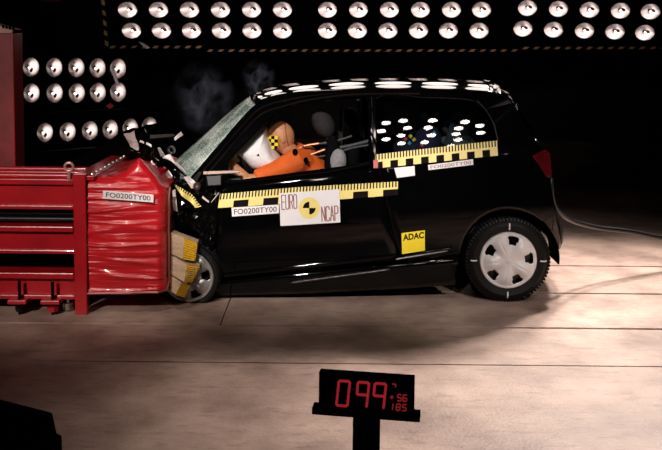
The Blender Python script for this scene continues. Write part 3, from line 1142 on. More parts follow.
# ================================================================== DUMMY in the driver's seat
dm = thing('crash_test_dummy', (at(318, 190, DY).x, DY, at(318, 190, DY).z), 'crash test dummy in orange shirt pressed into the airbag', 'dummy')
hc = at(281, 137, DY - 0.02)
b = MB()
neck = at(292, 153, DY)
chest = at(300, 166, DY)
pel = at(322, 196, DY)
b.tube([pel + Vector((0.03, 0, 0)), pel, at(312, 182, DY), chest, at(295, 158, DY), neck], [0.10, 0.14, 0.14, 0.15, 0.12, 0.06], 16, ry=1.25)
b.tube([neck, hc + Vector((0.03, 0, -0.06))], [0.06, 0.055], 12)
for s in (-1, 1):
    sh = at(297, 157, DY) + Vector((0, s * 0.19, 0))
    el = at(268, 174, DY) + Vector((0, s * 0.24, 0))
    ha = at(233, 160, DY) + Vector((0, s * 0.19, 0))
    mid = at(250, 175, DY) + Vector((0, s * 0.24, 0))
    b.tube([sh, sh.lerp(el, 0.5), el, mid, ha.lerp(mid, 0.15)], [0.065, 0.058, 0.048, 0.046, 0.034], 12)
    # hand with fingers curled over the wheel rim
    d = (ha - mid).normalized()
    b.ball(ha, (0.045, 0.025, 0.04))
    for k in range(4):
        f0 = ha + Vector((0, (k - 1.5) * 0.019, 0)) + d * 0.03
        b.tube([f0, f0 + d * 0.035, f0 + d * 0.05 + Vector((0.02, 0, -0.02)), f0 + d * 0.035 + Vector((0.035, 0, -0.04))], [0.011, 0.010, 0.009, 0.008], 8)
    b.tube([ha + Vector((0.01, -s * 0.02, 0)), ha + Vector((0.03, -s * 0.045, 0.01)), ha + Vector((0.035, -s * 0.05, -0.03))], [0.013, 0.011, 0.009], 8)
    hip = pel + Vector((0, s * 0.09, -0.02))
    kn = pel + Vector((-0.42, s * 0.13, 0.05))
    an = pel + Vector((-0.62, s * 0.12, -0.28))
    b.tube([hip, kn, an], [0.09, 0.065, 0.045], 12)
    b.tube([an, an + Vector((-0.16, 0, 0.02))], [0.05, 0.035], 10)
body = b.build('body', SKIN, dm, smooth=True, weld=False)
rm = body.modifiers.new('skin', 'REMESH')
rm.mode = 'VOXEL'
rm.voxel_size = 0.008
rm.use_smooth_shade = True
# head: skull, flat dummy face, nose, ear
hrot = Matrix.Rotation(R(-22), 3, 'Y')


def headf(u, v):
    th, ph = 2 * math.pi * u, math.pi * (v * 0.996 + 0.002)
    x, y, z = math.sin(ph) * math.cos(th), math.sin(ph) * math.sin(th), math.cos(ph)
    jaw = 1 - 0.18 * max(0, -z)
    p = Vector((0.098 * x * jaw, 0.076 * y * jaw, 0.118 * z))
    if x < -0.6:
        p.x += 0.010 * (abs(x) - 0.6)                       # flattened face
        p.x -= 0.022 * math.exp(-((y / 0.16) ** 2) - ((z + 0.12) / 0.2) ** 2)     # nose
        p.x -= 0.008 * math.exp(-((y / 0.3) ** 2) - ((z + 0.5) / 0.1) ** 2)       # lips
        p.x += 0.010 * math.exp(-(((abs(y) - 0.36) / 0.15) ** 2) - ((z - 0.1) / 0.12) ** 2)   # eye hollows
    return hc + hrot @ p


hd = MB().grid(headf, 48, 36, True).build('head', SKIN, dm, smooth=True)
for s in (-1, 1):
    MB().ball(hc + hrot @ Vector((0.012, s * 0.074, -0.01)), (0.018, 0.01, 0.03), hrot).build('ear', SKIN, hd, smooth=True)
# seam line of the skull cap
MB().tube([hc + hrot @ Vector((0.045 + 0.02 * math.cos(R(a)), 0.078 * math.sin(R(a)) * -1.0, 0.095 * math.cos(R(a)))) for a in range(20, 161, 10)], 0.003, 6).build('skull_cap_seam', mat('dark_seam', (0.2, 0.08, 0.04), 0.6), hd)
# checkered target on the side of the head
tc_ = hc + hrot @ Vector((-0.055, -0.068, -0.01))
nrm = Vector((-0.42, -0.9, 0.0)).normalized()
ux = Vector((0.9, -0.42, 0)).normalized()
uz = Vector((0, 0, 1))
sq = MB().extrude([tc_ + nrm * 0.012 + ux * (a * 0.04) + uz * (c * 0.046) for a, c in ((-1, -1), (1, -1), (1, 1), (-1, 1))], -nrm * 0.012)
tg = sq.build('target_patch', YELS, hd)
q = MB()
for i in range(3):
    for j in range(4):
        if (i + j) % 2 == 0:
            a0, a1 = -1 + i * 2 / 3, -1 + (i + 1) * 2 / 3
            c0, c1 = -1 + j * 0.5, -1 + (j + 1) * 0.5
            q.poly([tc_ + nrm * 0.0135 + ux * (a * 0.04) + uz * (c * 0.046) for a, c in ((a0, c0), (a1, c0), (a1, c1), (a0, c1))])
q.build('check_squares', INK, tg, weld=False)
# orange shirt: torso and sleeves
b = MB()
b.tube([at(318, 190, DY), at(312, 182, DY), chest, at(295, 157, DY), at(292, 153, DY)], [0.155, 0.158, 0.168, 0.14, 0.085], 18, ry=1.25)
for s in (-1, 1):
    sh = at(298, 157, DY) + Vector((0, s * 0.19, 0))
    el = at(259, 173.5, DY) + Vector((0, s * 0.24, 0))
    b.tube([sh + Vector((0.02, -s * 0.06, -0.02)), sh, sh.lerp(el, 0.5) + Vector((0, 0, -0.01)), el], [0.10, 0.085, 0.075, 0.062], 14)
for v in b.v:
    v += noise.noise_vector(v * 16) * 0.008
shirt = b.build('shirt', ORANGE, dm, smooth=True, weld=False)
rm = shirt.modifiers.new('cloth', 'REMESH')
rm.mode = 'VOXEL'
rm.voxel_size = 0.01
rm.use_smooth_shade = True
# dark measuring spots on the sleeve
for x, y, r in ((295, 152, 0.018), (306, 160, 0.016)):
    MB().ball(at(x, y, DY - 0.26), (r, 0.02, r * 1.2)).build('sensor_plug', BLACK, dm, smooth=True)

# ================================================================== child seats on the rear bench
cs = thing('child_seat', (at(455, 170, 0.75).x, 0.75, 0.58), 'dark grey moulded child seat on the rear bench', 'child seat')


def shell(px, py, Y, w_, h_, m, parent, lean=R(16)):
    o = at(px, py, Y)
    up = Vector((math.sin(lean), 0, math.cos(lean)))
    fr = Vector((-math.cos(lean), 0, math.sin(lean)))

    def fn(u, v):
        a = (u - 0.5) * R(190)
        k = 1 - 0.35 * v ** 3
        return o + up * (h_ * (v - 0.5)) + Vector((0, w_ * k * math.sin(a), 0)) - fr * (0.16 * math.cos(a) - 0.08)
    return MB().grid(fn, 20, 14).build('seat_shell', m, parent, smooth=True, solid=0.03)


shell(459, 126, 0.75, 0.17, 0.42, SEATD, cs)
MB().ball(at(456, 142, 0.72), (0.14, 0.16, 0.05)).build('seat_pad', mat('grey_green_pad', (0.16, 0.19, 0.18), 0.7, var=0.3), cs, smooth=True)
MB().tube([at(444, 128, 0.66), at(452, 136, 0.62), at(470, 139, 0.62)], 0.02, 8).build('arm_guard', SEATD, cs, smooth=True)
cs2 = thing('child_seat', (at(424, 170, 0.55).x, 0.55, 0.58), 'blue cloth child seat with coloured patches behind the driver', 'child seat')
MB().ball(at(427, 143, 0.5), (0.10, 0.15, 0.13), Matrix.Rotation(R(18), 3, 'Y')).build('seat_shell', BLUE, cs2, smooth=True)
MB().ball(at(410, 148, 0.5), (0.12, 0.15, 0.08)).build('seat_pad', BLUE, cs2, smooth=True)
MB().ball(at(424, 112, 0.78), (0.045, 0.09, 0.085)).build('head_pad', mat('grey_head_pad', (0.09, 0.1, 0.11), 0.8, var=0.2), cs2, smooth=True)
for x, y, c in ((405.5, 139, (0.7, 0.03, 0.03)), (410.5, 136, (0.75, 0.55, 0.04)), (409.5, 143, (0.05, 0.4, 0.4)), (414, 139.5, (0.7, 0.5, 0.05)), (402, 144, (0.6, 0.55, 0.55)), (422, 145, (0.5, 0.05, 0.05)), (434, 133, (0.1, 0.4, 0.5))):
    p = at(x, y, 0.36)
    MB().lathe([(0.001, 0), (0.016, 0), (0.016, 0.01), (0.001, 0.01)], p, (0.2, 1, -0.5), 4).build('cloth_patch', mat('patch_%d%d%d' % tuple(int(k * 100) for k in c), c, 0.6), cs2)

# ================================================================== BARRIER
BY = -0.30
bar = thing('impact_barrier', (at(80, 300, BY).x, BY + 0.5, 0), 'red steel impact barrier with a crushed red honeycomb block', 'barrier')
xl = at(0, 240, BY).x - 1.4


def bz(py, Y=BY):
    return at(40, py, Y).z


xr = at(74, 240, BY).x


def beam(y0, y1, dY0, dY1, name='beam', m=RED, bevel=0.006):
    Y = BY + dY0
    return MB().box((xl, Y, bz(y1, Y)), (xr, BY + dY1, bz(y0, Y))).build(name, m, bar, bevel=bevel)


beam(184, 208, 0.03, 0.09, 'web_plate')
beam(179, 185, 0.0, 0.16, 'flange')
beam(205.5, 209.5, 0.0, 0.12, 'flange')
beam(226.5, 232, -0.015, 0.14, 'flange')
beam(231, 252, 0.03, 0.09, 'web_plate')
beam(250, 254, 0.01, 0.12, 'flange')
beam(273, 279, -0.015, 0.14, 'flange')
beam(278, 297, 0.03, 0.09, 'web_plate')
beam(295, 299.5, 0.0, 0.12, 'flange')
# top deck: plate with ribs running along it, rounded to catch highlights
zt = bz(179)
MB().box((xl, BY + 0.15, zt - 0.05), (xr, BY + 0.44, zt - 0.004)).build('top_plate', RED, bar, bevel=0.005)
for yy, rr in ((0.05, 0.02), (0.2, 0.016), (0.36, 0.016)):
    MB().tube([(xl, BY + yy, zt + rr * 0.7), (xr + 0.01, BY + yy, zt + rr * 0.7)], rr, 10).build('deck_rib', RED, bar, smooth=True)
# dark rollers in the upper slot, dark core behind the slots
for py, r in ((213, 0.02), (219, 0.022)):
    p = bz(py, BY + 0.09)
    MB().tube([(xl, BY + 0.09, p), (xr, BY + 0.09, p)], r, 14).build('slot_roller', BLACKG, bar, smooth=True)
MB().box((xl, BY + 0.22, 0.12), (xr, BY + 0.44, zt - 0.06)).build('shade_box', BLACK, bar)  # black box puts the shade behind the slots into colour
# end plate
pxa, pxb = at(75, 240, BY).x, at(87.5, 240, BY).x
MB().box((pxa, BY - 0.03, bz(317, BY)), (pxb, BY + 0.02, bz(172.5, BY))).build('end_post', RED, bar, bevel=0.006)
MB().box((pxb - 0.03, BY + 0.0, 0.1), (pxb, BY + 1.0, bz(178))).build('mounting_plate', RED, bar, bevel=0.004)
zr = bz(176.5)
fs = MB().box((pxb - 0.09, BY - 0.01, zr - 0.02), (pxb + 0.05, BY + 1.0, zr + 0.008)).build('cladding_flange', RED, bar, bevel=0.004)
for k in range(9):
    MB().lathe([(0.001, 0), (0.014, 0), (0.011, 0.008), (0.001, 0.01)], (pxb + 0.02, BY + 0.06 + k * 0.11, zr + 0.008), (0, 0, 1), 10).build('rivet', STEEL, fs, smooth=True)
# lifting eye
ec = at(69, 167, BY + 0.0)
ey = MB()
ey.tube([ec + Vector((0.026 * math.cos(R(a)), 0, 0.026 * math.sin(R(a)))) for a in range(0, 361, 20)], 0.009, 8)
ey.tube([ec + Vector((0, 0, -0.03)), ec + Vector((0, 0, -0.09))], 0.012, 8)
ey.build('lifting_eye', mat('pale_red_steel', (0.55, 0.30, 0.28), 0.35, 0.4, var=0.1), bar, smooth=True)
# feet and bolts under the frame
for px, w_ in ((20, 0.03), (53, 0.035)):
    p = at(px, 316, BY - 0.03)
    ft = MB().tube([(p.x, BY - 0.03, 0.002), (p.x, BY - 0.03, bz(281, BY - 0.03))], 0.011, 8).build('anchor_rod', BLACKG, bar, smooth=True)
    MB().box((p.x - 0.07, BY - 0.06, bz(302, BY)), (p.x + 0.05, BY + 0.1, bz(298, BY))).build('foot_plate', RED, bar, bevel=0.004)
    MB().lathe([(0.012, 0), (w_, 0), (w_, 0.03), (0.012, 0.03)], (p.x, BY - 0.03, 0.004 + 0.02), (0, 0, 1), 6).build('nut', RED if px > 30 else BLACKG, ft)
p = at(68, 306, BY + 0.06)
MB().lathe([(0.012, 0), (0.035, 0.0), (0.035, 0.045), (0.012, 0.045)], (p.x, BY + 0.06, p.z - 0.02), (0, 0, 1), 18).build('levelling_bolt', STEEL, bar, smooth=True)
MB().tube([(p.x, BY + 0.06, 0.002), (p.x, BY + 0.06, bz(297, BY + 0.06))], 0.012, 8).build('anchor_rod', STEEL, bar, smooth=True)
MB().box((xl, BY + 0.35, 0.0), (xr, BY + 0.75, 0.12)).build('base_block', BLACK, bar)

# crushed honeycomb block: wrinkled foil skin
x0 = pxb + 0.004
HB = MB()
nx, nz = 40, 150
zb0, zb1 = at(90, 293, BY).z, at(90, 178, BY).z
TOPL = [(0, 0.0), (0.3, 0.005), (0.48, 0.04), (0.66, 0.13), (0.8, 0.045), (0.93, -0.045), (1, -0.07)]


def topz(u):
    for (a, za), (c, zc) in zip(TOPL, TOPL[1:]):
        if u <= c:
            return zb1 + za + (zc - za) * (u - a) / (c - a)
    return zb1 - 0.07


xw = at(165.5, 240, BY).x - x0


def near_face(u, v):
    z = zb0 + (topz(u) - zb0) * v + 0.012 * u * (1 - v)
    x = x0 + xw * u
    wr = noise.noise(Vector((x * 1.2, 0.3, z * 34))) * 0.007 + noise.noise(Vector((x * 3, 4.3, z * 70))) * 0.006
    wr += noise.noise(Vector((x * 9, 2.3, z * 9))) * 0.006
    wr -= 0.009 * abs(math.sin(z * 31 + 2.2 * noise.noise(Vector((x * 2, 1, z * 5))))) ** 14
    bul = -0.03 * math.sin(math.pi * u) * math.sin(math.pi * v)
    edge = 0.05 * max(0, (u - 0.9) / 0.1) ** 2 + 0.04 * max(0, (v - 0.93) / 0.07) ** 2
    return Vector((x + 0.4 * wr, BY + wr + bul + edge, z))


HB.grid(near_face, nx, nz)


def top_face(u, v):
    p = near_face(u, 1.0)
    z = p.z - (topz(u) - zb1) * min(1, v * 2.4) * (1 if topz(u) > zb1 else 0) * 0.75
    q = noise.noise(Vector((p.x * 12, v * 9, 7))) * 0.02 * min(1, 4 * v)
    return Vector((p.x - 0.03 * v * u, p.y + v * 0.95, z + q))


HB.grid(top_face, nx, 14)


def front_face(u, v):
    p = near_face(1.0, v)
    q = noise.noise(Vector((u * 8, v * 9, 3))) * 0.03 * min(1, 5 * u)
    return Vector((p.x - 0.06 * u + q, p.y + 0.95 * u, p.z))


HB.grid(front_face, 14, nz)
HB.grid(lambda u, v: near_face(u, 0) + Vector((0, 0.95 * v, 0)), nx, 4)
hbo = HB.build('honeycomb_block', REDF, bar, smooth=True, angle=50)
hbo['label'] = 'wrinkled red foil skin of the crushed honeycomb block'
# dark lower lip of the foil
MB().tube([near_face(u / 10, 0) + Vector((0, -0.006, 0)) for u in range(11)] + [near_face(1, v / 10) + Vector((0.01, 0.02, 0)) for v in range(1, 11)], 0.009, 6).build('foil_edge', mat('dark_foil_edge', (0.22, 0.05, 0.04), 0.4, 0.3, var=0.2), bar, smooth=True)
# flap of cladding standing up over the block
# printed number label on the foil
LC = [(103, 190.5), (153.5, 194.6), (153.5, 202.4), (103, 198.5)]


def BM(px, py, off):
    return at(px, py, BY - 0.055 - off)


lb = MB().grid(lambda u, v: BM(*bilin(LC, u, v), 0), 8, 2).build('number_label', WHITE, bar, solid=0.003)
text_on('FO0200TY00', on_card(LC, (0.06, 0.2, 0.94, 0.82), 0.004, BM), 'lettering', INK, lb)
# torn yellow honeycomb pieces at the bumper
CH = [([(170.5, 233), (184, 237.5), (197, 243)], [(171, 254), (182.5, 259), (194.5, 261)]),
      ([(171, 255.5), (187, 264), (199.5, 266)], [(170, 274), (184, 282), (191.5, 282.5)]),
      ([(170, 275), (181, 283), (190, 285)], [(170, 291), (175.5, 294.5), (184.5, 297)])]
for top, botm in CH:
    Ys = (-0.20, -0.27, -0.20)
    tp = [at(p[0], p[1], y) for p, y in zip(top, Ys)]
    bt = [at(p[0], p[1], y) for p, y in zip(botm, Ys)]
    bk = Vector((0, 0.10, 0))
    hb_ = MB().prism([bt[0], bt[1], bt[2], bt[2] + bk, bt[0] + bk], [tp[0], tp[1], tp[2], tp[2] + bk, tp[0] + bk]).build('bumper_honeycomb_piece', TAN, bar, bevel=0.003)
    hb_['label'] = 'torn tan and yellow honeycomb bumper piece'
    nn = (bt[2] - bt[1]).cross(tp[1] - bt[1]).normalized()
    if nn.y > 0:
        nn = -nn
    c = MB()
    # corrugated cell ends
    c.grid(lambda u, v: bt[1].lerp(bt[2], u).lerp(tp[1].lerp(tp[2], u), v) + nn * (0.004 + 0.0025 * math.cos(v * 2 * math.pi * 9)), 6, 54)
    c.build('cell_ends', HONEY, hb_, smooth=True)

# red column behind the barrier
CY = 0.75
cl = thing('steel_column', (at(5, 165, CY).x, CY + 0.2, 0), 'tall dark red steel column with studded top behind the barrier', 'column')
c0, c1, c2_ = at(-25, 100, CY).x, at(14.5, 100, CY).x, at(23.5, 100, CY).x
ztop = at(10, 29, CY).z
MB().box((c0, CY, 0), (c1 - 0.01, CY + 0.19, ztop - 0.02)).build('front_plate', REDC, cl)
MB().box((c1 - 0.01, CY - 0.004, 0), (c1, CY + 0.20, ztop)).build('side_plate', RED, cl, bevel=0.003)
cp = MB().prism([(c0, CY - 0.02, ztop - 0.03), (c1, CY - 0.02, ztop - 0.03), (c1, CY - 0.02, ztop), (at(0, 21, CY).x - 0.2, CY - 0.02, at(0, 18, CY).z)],
                [(c0, CY + 0.19, ztop - 0.03), (c1, CY + 0.19, ztop - 0.03), (c1, CY + 0.19, ztop), (at(0, 21, CY).x - 0.2, CY + 0.19, at(0, 18, CY).z)]).build('cap', mat('pale_lit_red', (0.62, 0.34, 0.3), 0.5, var=0.3), cl)  # pale colour stands for the light on the column's top
for k in range(4):
    p = at(3 + k * 3.4, 26.5 + 0.6 * k, CY - 0.03)
    MB().box((p.x - 0.006, CY - 0.035, p.z - 0.012), (p.x + 0.005, CY - 0.02, p.z + 0.012)).build('stud', BLACK, cp)

# ================================================================== SMALL CABLE behind the car
cab = [at(x, y, Y) for x, y, Y in ((551, 178, 0.16), (551.5, 190, 0.15), (553, 202, 0.2), (560, 213, 0.3), (575, 222, 0.5), (600, 228, 0.7), (630, 231.5, 0.85), (664, 238, 1.0), (720, 244, 1.2))]
cab += [Vector((cab[-1].x + 0.5, 1.4, 0.25)), Vector((cab[-1].x + 1.0, 1.5, 0.02)), Vector((cab[-1].x + 1.8, 1.6, 0.02))]
cb = MB().tube(smooth_poly(cab, 6), 0.017, 10).build('umbilical_cable', mat('grey_black_cable', (0.010, 0.0105, 0.012), 0.35, var=0.2), None, smooth=True)
tag(cb, 'black umbilical cable trailing from the rear of the car', 'cable')

# ================================================================== COUNTER DISPLAY
DYD = -3.25
dc = at(366, 393, DYD)
yaw = R(-9)
disp = bpy.data.objects.new('time_counter', None)
col.objects.link(disp)
disp.location = (dc.x, DYD, 0)
disp.rotation_euler = (0, 0, yaw)
tag(disp, 'black counter display with red digits 099 on a post', 'display')
WORLD.pop(disp.name, None)
k_ = 900 / (CAM.y * -1 + DYD + 0.05)                # pixels per metre there


def dl(px, py):
    """display-local coordinates from the picture (front plane)"""
    p = at(px, py, DYD)
    return p.x - dc.x, p.z


hw = 49.5 / 340.0
zt_, zb_ = dl(366, 375)[1], dl(366, 410)[1]
MB().box((-hw, 0, zb_), (hw, 0.03, zt_)).build('display_case', BLACK, disp, bevel=0.002)
MB().box((-hw * 1.13, -0.012, dl(366, 417)[1]), (hw * 1.13, 0.032, zb_ + 0.001)).build('base_plate', BLACK, disp, bevel=0.002)
for s in (-1, 1):
    MB().box((s * hw * 1.06 - 0.006, -0.012, zb_), (s * hw * 1.06 + 0.006, 0.004, zb_ + 0.010)).build('plate_lug', BLACK, disp)
MB().box((-0.040, 0.004, 0.02), (0.040, 0.05, dl(366, 416)[1])).build('post', BLACK, disp, bevel=0.002)
MB().box((-0.16, -0.1, 0.0), (0.16, 0.16, 0.02)).build('foot_plate', BLACK, disp, bevel=0.004)
# seven-segment digits
SEG = {'a': ((0, 1), (1, 1)), 'b': ((1, 1), (1, .5)), 'c': ((1, .5), (1, 0)), 'd': ((0, 0), (1, 0)), 'e': ((0, .5), (0, 0)), 'f': ((0, 1), (0, .5)), 'g': ((0, .5), (1, .5))}
DIG = {'0': 'abcdef', '9': 'abcfg', '7': 'ab', '5': 'afgcd', '6': 'afgedc', '1': 'bc', '8': 'abcdefg', '+': 'g|'}


def digit(ch, x, z, w_, h_, t, m, slant=0.09, segs=True):
    def P(u, v):
        return Vector((x + u * w_ + slant * (v - 0.5) * h_, -0.003, z + v * h_))
    lines = [SEG[s] for s in DIG[ch] if s in SEG]
    if ch == '+':
        lines = [((0, .5), (1, .5)), ((.5, .2), (.5, .8))]
    parent = None
    for (a, b_) in lines:
        A, B = P(*a), P(*b_)
        d = (B - A).normalized()
        A2, B2 = A + d * t * 0.35, B - d * t * 0.35
        n_ = Vector((-d.z, 0, d.x)) * t * 0.5
        e = d * t * 0.5
        pts = [A2 - e, A2 + n_, B2 + n_, B2 + e, B2 - n_, A2 - n_]
        o = MB().extrude(pts, (0, 0.003, 0)).build('digit_segment', m, disp)
        o.location.y -= 0.0


pw = 1 / 340.0
zc = lambda py: dl(366, py)[1]
for ch, px in (('0', 336.5), ('9', 356.5), ('9', 374.0)):
    x = (px - 366) * pw
    digit(ch, x, zc(407.3) + 0.0, 11.5 * pw, 26.5 * pw, 2.6 * pw, LED)
for ch, px, py in (('7', 392.5, 389.5), ('+', 390.8, 399.5), ('5', 398.6, 399.5), ('6', 404.2, 399.5), ('1', 390, 409), ('8', 397.6, 409), ('5', 403.8, 409)):
    digit(ch, (px - 366) * pw, zc(py) + 0.004, 3.9 * pw, 6.6 * pw, 1.3 * pw, LEDS)

# ================================================================== FOREGROUND HOUSING
HY = -3.45
hp = at(30, 440, HY)
eq = thing('equipment_housing', (hp.x - 0.1, HY + 0.2, 0), 'black equipment housing with sloping top on the floor', 'housing')
pts = [at(x, y, HY) for x, y in [(-60, 384), (0, 398.5), (53, 412), (57.5, 433), (57.5, 475), (-60, 475)]]
MB().extrude(pts, (-0.04, -0.3, 0)).build('case', BLACK, eq, bevel=0.006)
pts = [at(x, y, HY) for x, y in [(-60, 432), (57, 432.5), (62.5, 435), (64, 480), (-60, 480)]]
MB().extrude(pts, (-0.04, -0.34, 0)).build('lower_case', BLACK, eq, bevel=0.006)
zz = at(0, 478, HY).z
MB().box((hp.x - 0.30, HY - 0.26, 0.0), (hp.x - 0.06, HY - 0.04, zz)).build('pedestal', BLACK, eq, bevel=0.01)

# ================================================================== FLOODLIGHTS
def make_lamp():
    """local: opening faces -Y, unit lamp radius 1"""
    root = bpy.data.objects.new('floodlight', None)
    col.objects.link(root)

    def rim(th):
        return 1 - 0.17 * abs(math.sin(th)) ** 1.3

    def bowl(u, v):
        th = 2 * math.pi * u
        r = max(0.02, v)
        k = rim(th) * r
        d = 0.75 * (1 - r ** 2)
        return Vector((k * math.cos(th), d, k * math.sin(th)))
    MB().grid(bowl, 40, 12, True).build('reflector', BOWL, root, smooth=True)

    def shell_(u, v):
        th = 2 * math.pi * u
        r = max(0.02, v)
        k = rim(th) * r * 1.04
        return Vector((k * math.cos(th), 0.82 * (1 - r ** 2) + 0.02, k * math.sin(th)))
    MB().grid(shell_, 28, 8, True).build('housing', BLACK, root, smooth=True)
    MB().tube([(rim(R(a)) * math.cos(R(a)), 0, rim(R(a)) * math.sin(R(a))) for a in range(0, 361, 10)], 0.035, 6).build('rim', STEEL, root, smooth=True)
    bl = MB().ball((0.1, 0.36, -0.05), (0.13, 0.2, 0.13), nu=12, nv=8).build('bulb', BULB, root, smooth=True)
    MB().tube([(0.1, 0.5, -0.05), (0.0, 0.74, 0)], 0.09, 8).build('socket', BLACK, root, smooth=True)
    MB().ball((0.30, 0.16, 0.10), (0.24, 0.05, 0.15), Matrix.Rotation(R(25), 3, 'Y'), nu=14, nv=8).build('bowl_shadow_blob', mat('brown_bowl_shadow', (0.16, 0.07, 0.06), 0.3, 0.6), root, smooth=True)  # added blob painting the bulb's dark shadow in the bowl
    MB().tube([(0, 0.7, 0), (0, 1.25, 0)], 0.12, 8).build('mount', BLACK, root, smooth=True)
    return root


proto = make_lamp()
used = [False]
ORD = ['first', 'second', 'third', 'fourth', 'fifth', 'sixth', 'seventh', 'eighth', 'ninth', 'tenth', 'eleventh', 'twelfth', 'thirteenth', 'fourteenth', 'fifteenth', 'sixteenth', 'seventeenth']


def put_lamp(px, py, Y, rad, pitch, yaw_, spin, label, group):
    if used[0]:
        o = copy_tree(proto)
    else:
        o = proto
        used[0] = True
    o.location = at(px, py, Y)
    o.rotation_mode = 'XYZ'
    M = Matrix.Rotation(yaw_, 3, 'Z') @ Matrix.Rotation(pitch, 3, 'X') @ Matrix.Rotation(spin, 3, 'Y')
    o.rotation_euler = M.to_euler('XYZ')
    o.scale = (rad, rad, rad)
    tag(o, label, 'floodlight', group)
    return o


LY = 5.2
ROW1 = [127.5, 158.5, 189.5, 220.5, 251.5, 282.5, 327.5, 358.5, 389.5, 420.5, 451.5, 481.5, 527.5, 558.5, 589.5, 620.5, 650.5]
ROW2 = [131.5, 161.5, 191.5, 221.5, 252, 282.5, 327.5, 357.5, 388, 418.5, 448.5, 479, 523, 553.5, 584.5, 615, 645]
for k in range(17):
    y1 = 9.8 if k < 12 else (8 + (k - 12) * 0.9)
    y2 = 30.6 if k < 12 else (28.7 + (k - 12) * 1.0)
    put_lamp(ROW1[k], y1, LY, 0.118, R(12), R(8 - k), R(4), '%s floodlight from the striped corner, upper row of hanging rack' % ORD[k], 'floodlights on the hanging rack')
    put_lamp(ROW2[k], y2, LY, 0.118, R(12), R(8 - k), R(4), '%s floodlight from the striped corner, lower row of hanging rack' % ORD[k], 'floodlights on the hanging rack')
SY = 3.4
rowsL = [([31, 54.3, 76.5, 97.8, 118.2], [67.2, 67.5, 67.6, 68, 68.4], 'top row'), ([31.5, 54.8, 77, 98, 118.2], [93.2, 93, 93, 92.5, 92], 'middle row'),
         ([45, 67.8, 90, 110.5, 130.5, 149.5], [132.5, 131.8, 130.6, 129.3, 128, 126.5], 'bottom row')]
for xs, ys, nm in rowsL:
    for k, (x, y) in enumerate(zip(xs, ys)):
        put_lamp(x, y, SY, 0.102, R(4), R(38), R(90), '%s floodlight from the red column, %s of the standing rack' % (ORD[k], nm), 'floodlights on the standing rack')

# hanging rack with hazard-striped rails
rk = thing('hanging_lamp_rack', (at(380, 48, LY).x, LY + 0.15, at(380, 48, LY).z), 'black hanging lamp rack edged with yellow hazard stripes', 'lamp rack')
panels = [(107, 204, 47), (205, 519, 50.5), (520, 700, 48)]
for a, b2, yb in panels:
    p0, p1 = at(a, yb, LY), at(b2, yb, LY)
    MB().prism([(p0.x, LY + 0.16, p0.z), (p1.x, LY + 0.16, p1.z), (p1.x, LY + 0.16, 3.0), (p0.x, LY + 0.16, 3.0)],
               [(p0.x, LY + 0.20, p0.z), (p1.x, LY + 0.20, p1.z), (p1.x, LY + 0.20, 3.0), (p0.x, LY + 0.20, 3.0)]).build('back_panel', BLACK, rk)
    ra = MB().tube([p0, p1], 0.014, 8).build('lower_rail', BLACKG, rk, smooth=True)
    st = MB()
    n = int((b2 - a) / 10.3)
    for k in range(n):
        u0 = (k + 0.2) / n
        u1 = u0 + 0.42 / n
        A, B = p0.lerp(p1, u0), p0.lerp(p1, u1)
        h = 0.015
        st.prism([A + Vector((0, -0.015, -h)), B + Vector((0, -0.015, -h)), B + Vector((0.03, -0.015, h)), A + Vector((0.03, -0.015, h))],
                 [A + Vector((0, 0.015, -h)), B + Vector((0, 0.015, -h)), B + Vector((0.03, 0.015, h)), A + Vector((0.03, 0.015, h))])
    st.build('hazard_stripes', mat('brown_yellow_stripe', (0.62, 0.36, 0.16), 0.5, var=0.2), ra)['kind'] = 'stuff'
    for x in (p0.x + 0.1, p1.x - 0.1):
        MB().tube([(x, LY + 0.18, 2.98), (x, LY + 0.18, 8.0)], 0.012, 6).build('hanger_rod', BLACK, rk)
pa, pb = at(107, 47, LY), at(102, -14, LY)
ra = MB().tube([pa, pb], 0.014, 8).build('end_rail', BLACKG, rk, smooth=True)
st = MB()
for k in range(6):
    A, B = pa.lerp(pb, (k + 0.2) / 6), pa.lerp(pb, (k + 0.68) / 6)
    st.prism([A + Vector((-0.02, -0.015, 0)), A + Vector((0.02, -0.015, -0.02)), B + Vector((0.02, -0.015, -0.02)), B + Vector((-0.02, -0.015, 0))],
             [A + Vector((-0.02, 0.015, 0)), A + Vector((0.02, 0.015, -0.02)), B + Vector((0.02, 0.015, -0.02)), B + Vector((-0.02, 0.015, 0))])
st.build('hazard_stripes', mat('ochre_stripe', (0.8, 0.55, 0.16), 0.5, var=0.2), ra)['kind'] = 'stuff'
shard('clamp_plate', [(138, 41.5), (143, 43), (150, 48), (146, 49)], LY - 0.03, STEEL, crump=0.004, parent=rk)

# standing rack by the wall
sr = thing('standing_lamp_rack', (at(80, 150, SY).x, SY + 0.15, 0), 'black standing lamp rack behind the red barrier', 'lamp rack')
for px in (14, 124, 158):
    p = at(px, 140, SY + 0.16)
    MB().box((p.x - 0.025, SY + 0.14, 0), (p.x + 0.025, SY + 0.19, at(px, 50 if px < 150 else 110, SY).z)).build('upright', BLACK, sr)
for y in (67.5, 93):
    MB().box((at(14, y, SY).x, SY + 0.11, at(60, y, SY).z - 0.015), (at(126, y, SY).x, SY + 0.14, at(60, y, SY).z + 0.015)).build('lamp_rail', BLACK, sr)
MB().box((at(14, 131, SY).x, SY + 0.11, at(60, 130, SY).z - 0.015), (at(158, 131, SY).x, SY + 0.14, at(60, 130, SY).z + 0.015)).build('lamp_rail', BLACK, sr)
MB().tube([at(24, 113.5, SY - 0.05), at(126, 109, SY - 0.05)], 0.006, 6).build('cross_bar', DSTEEL, sr)
MB().tube([at(38, 152, SY - 0.05), at(112, 146, SY - 0.05)], 0.008, 6).build('cross_bar', STEEL, sr)
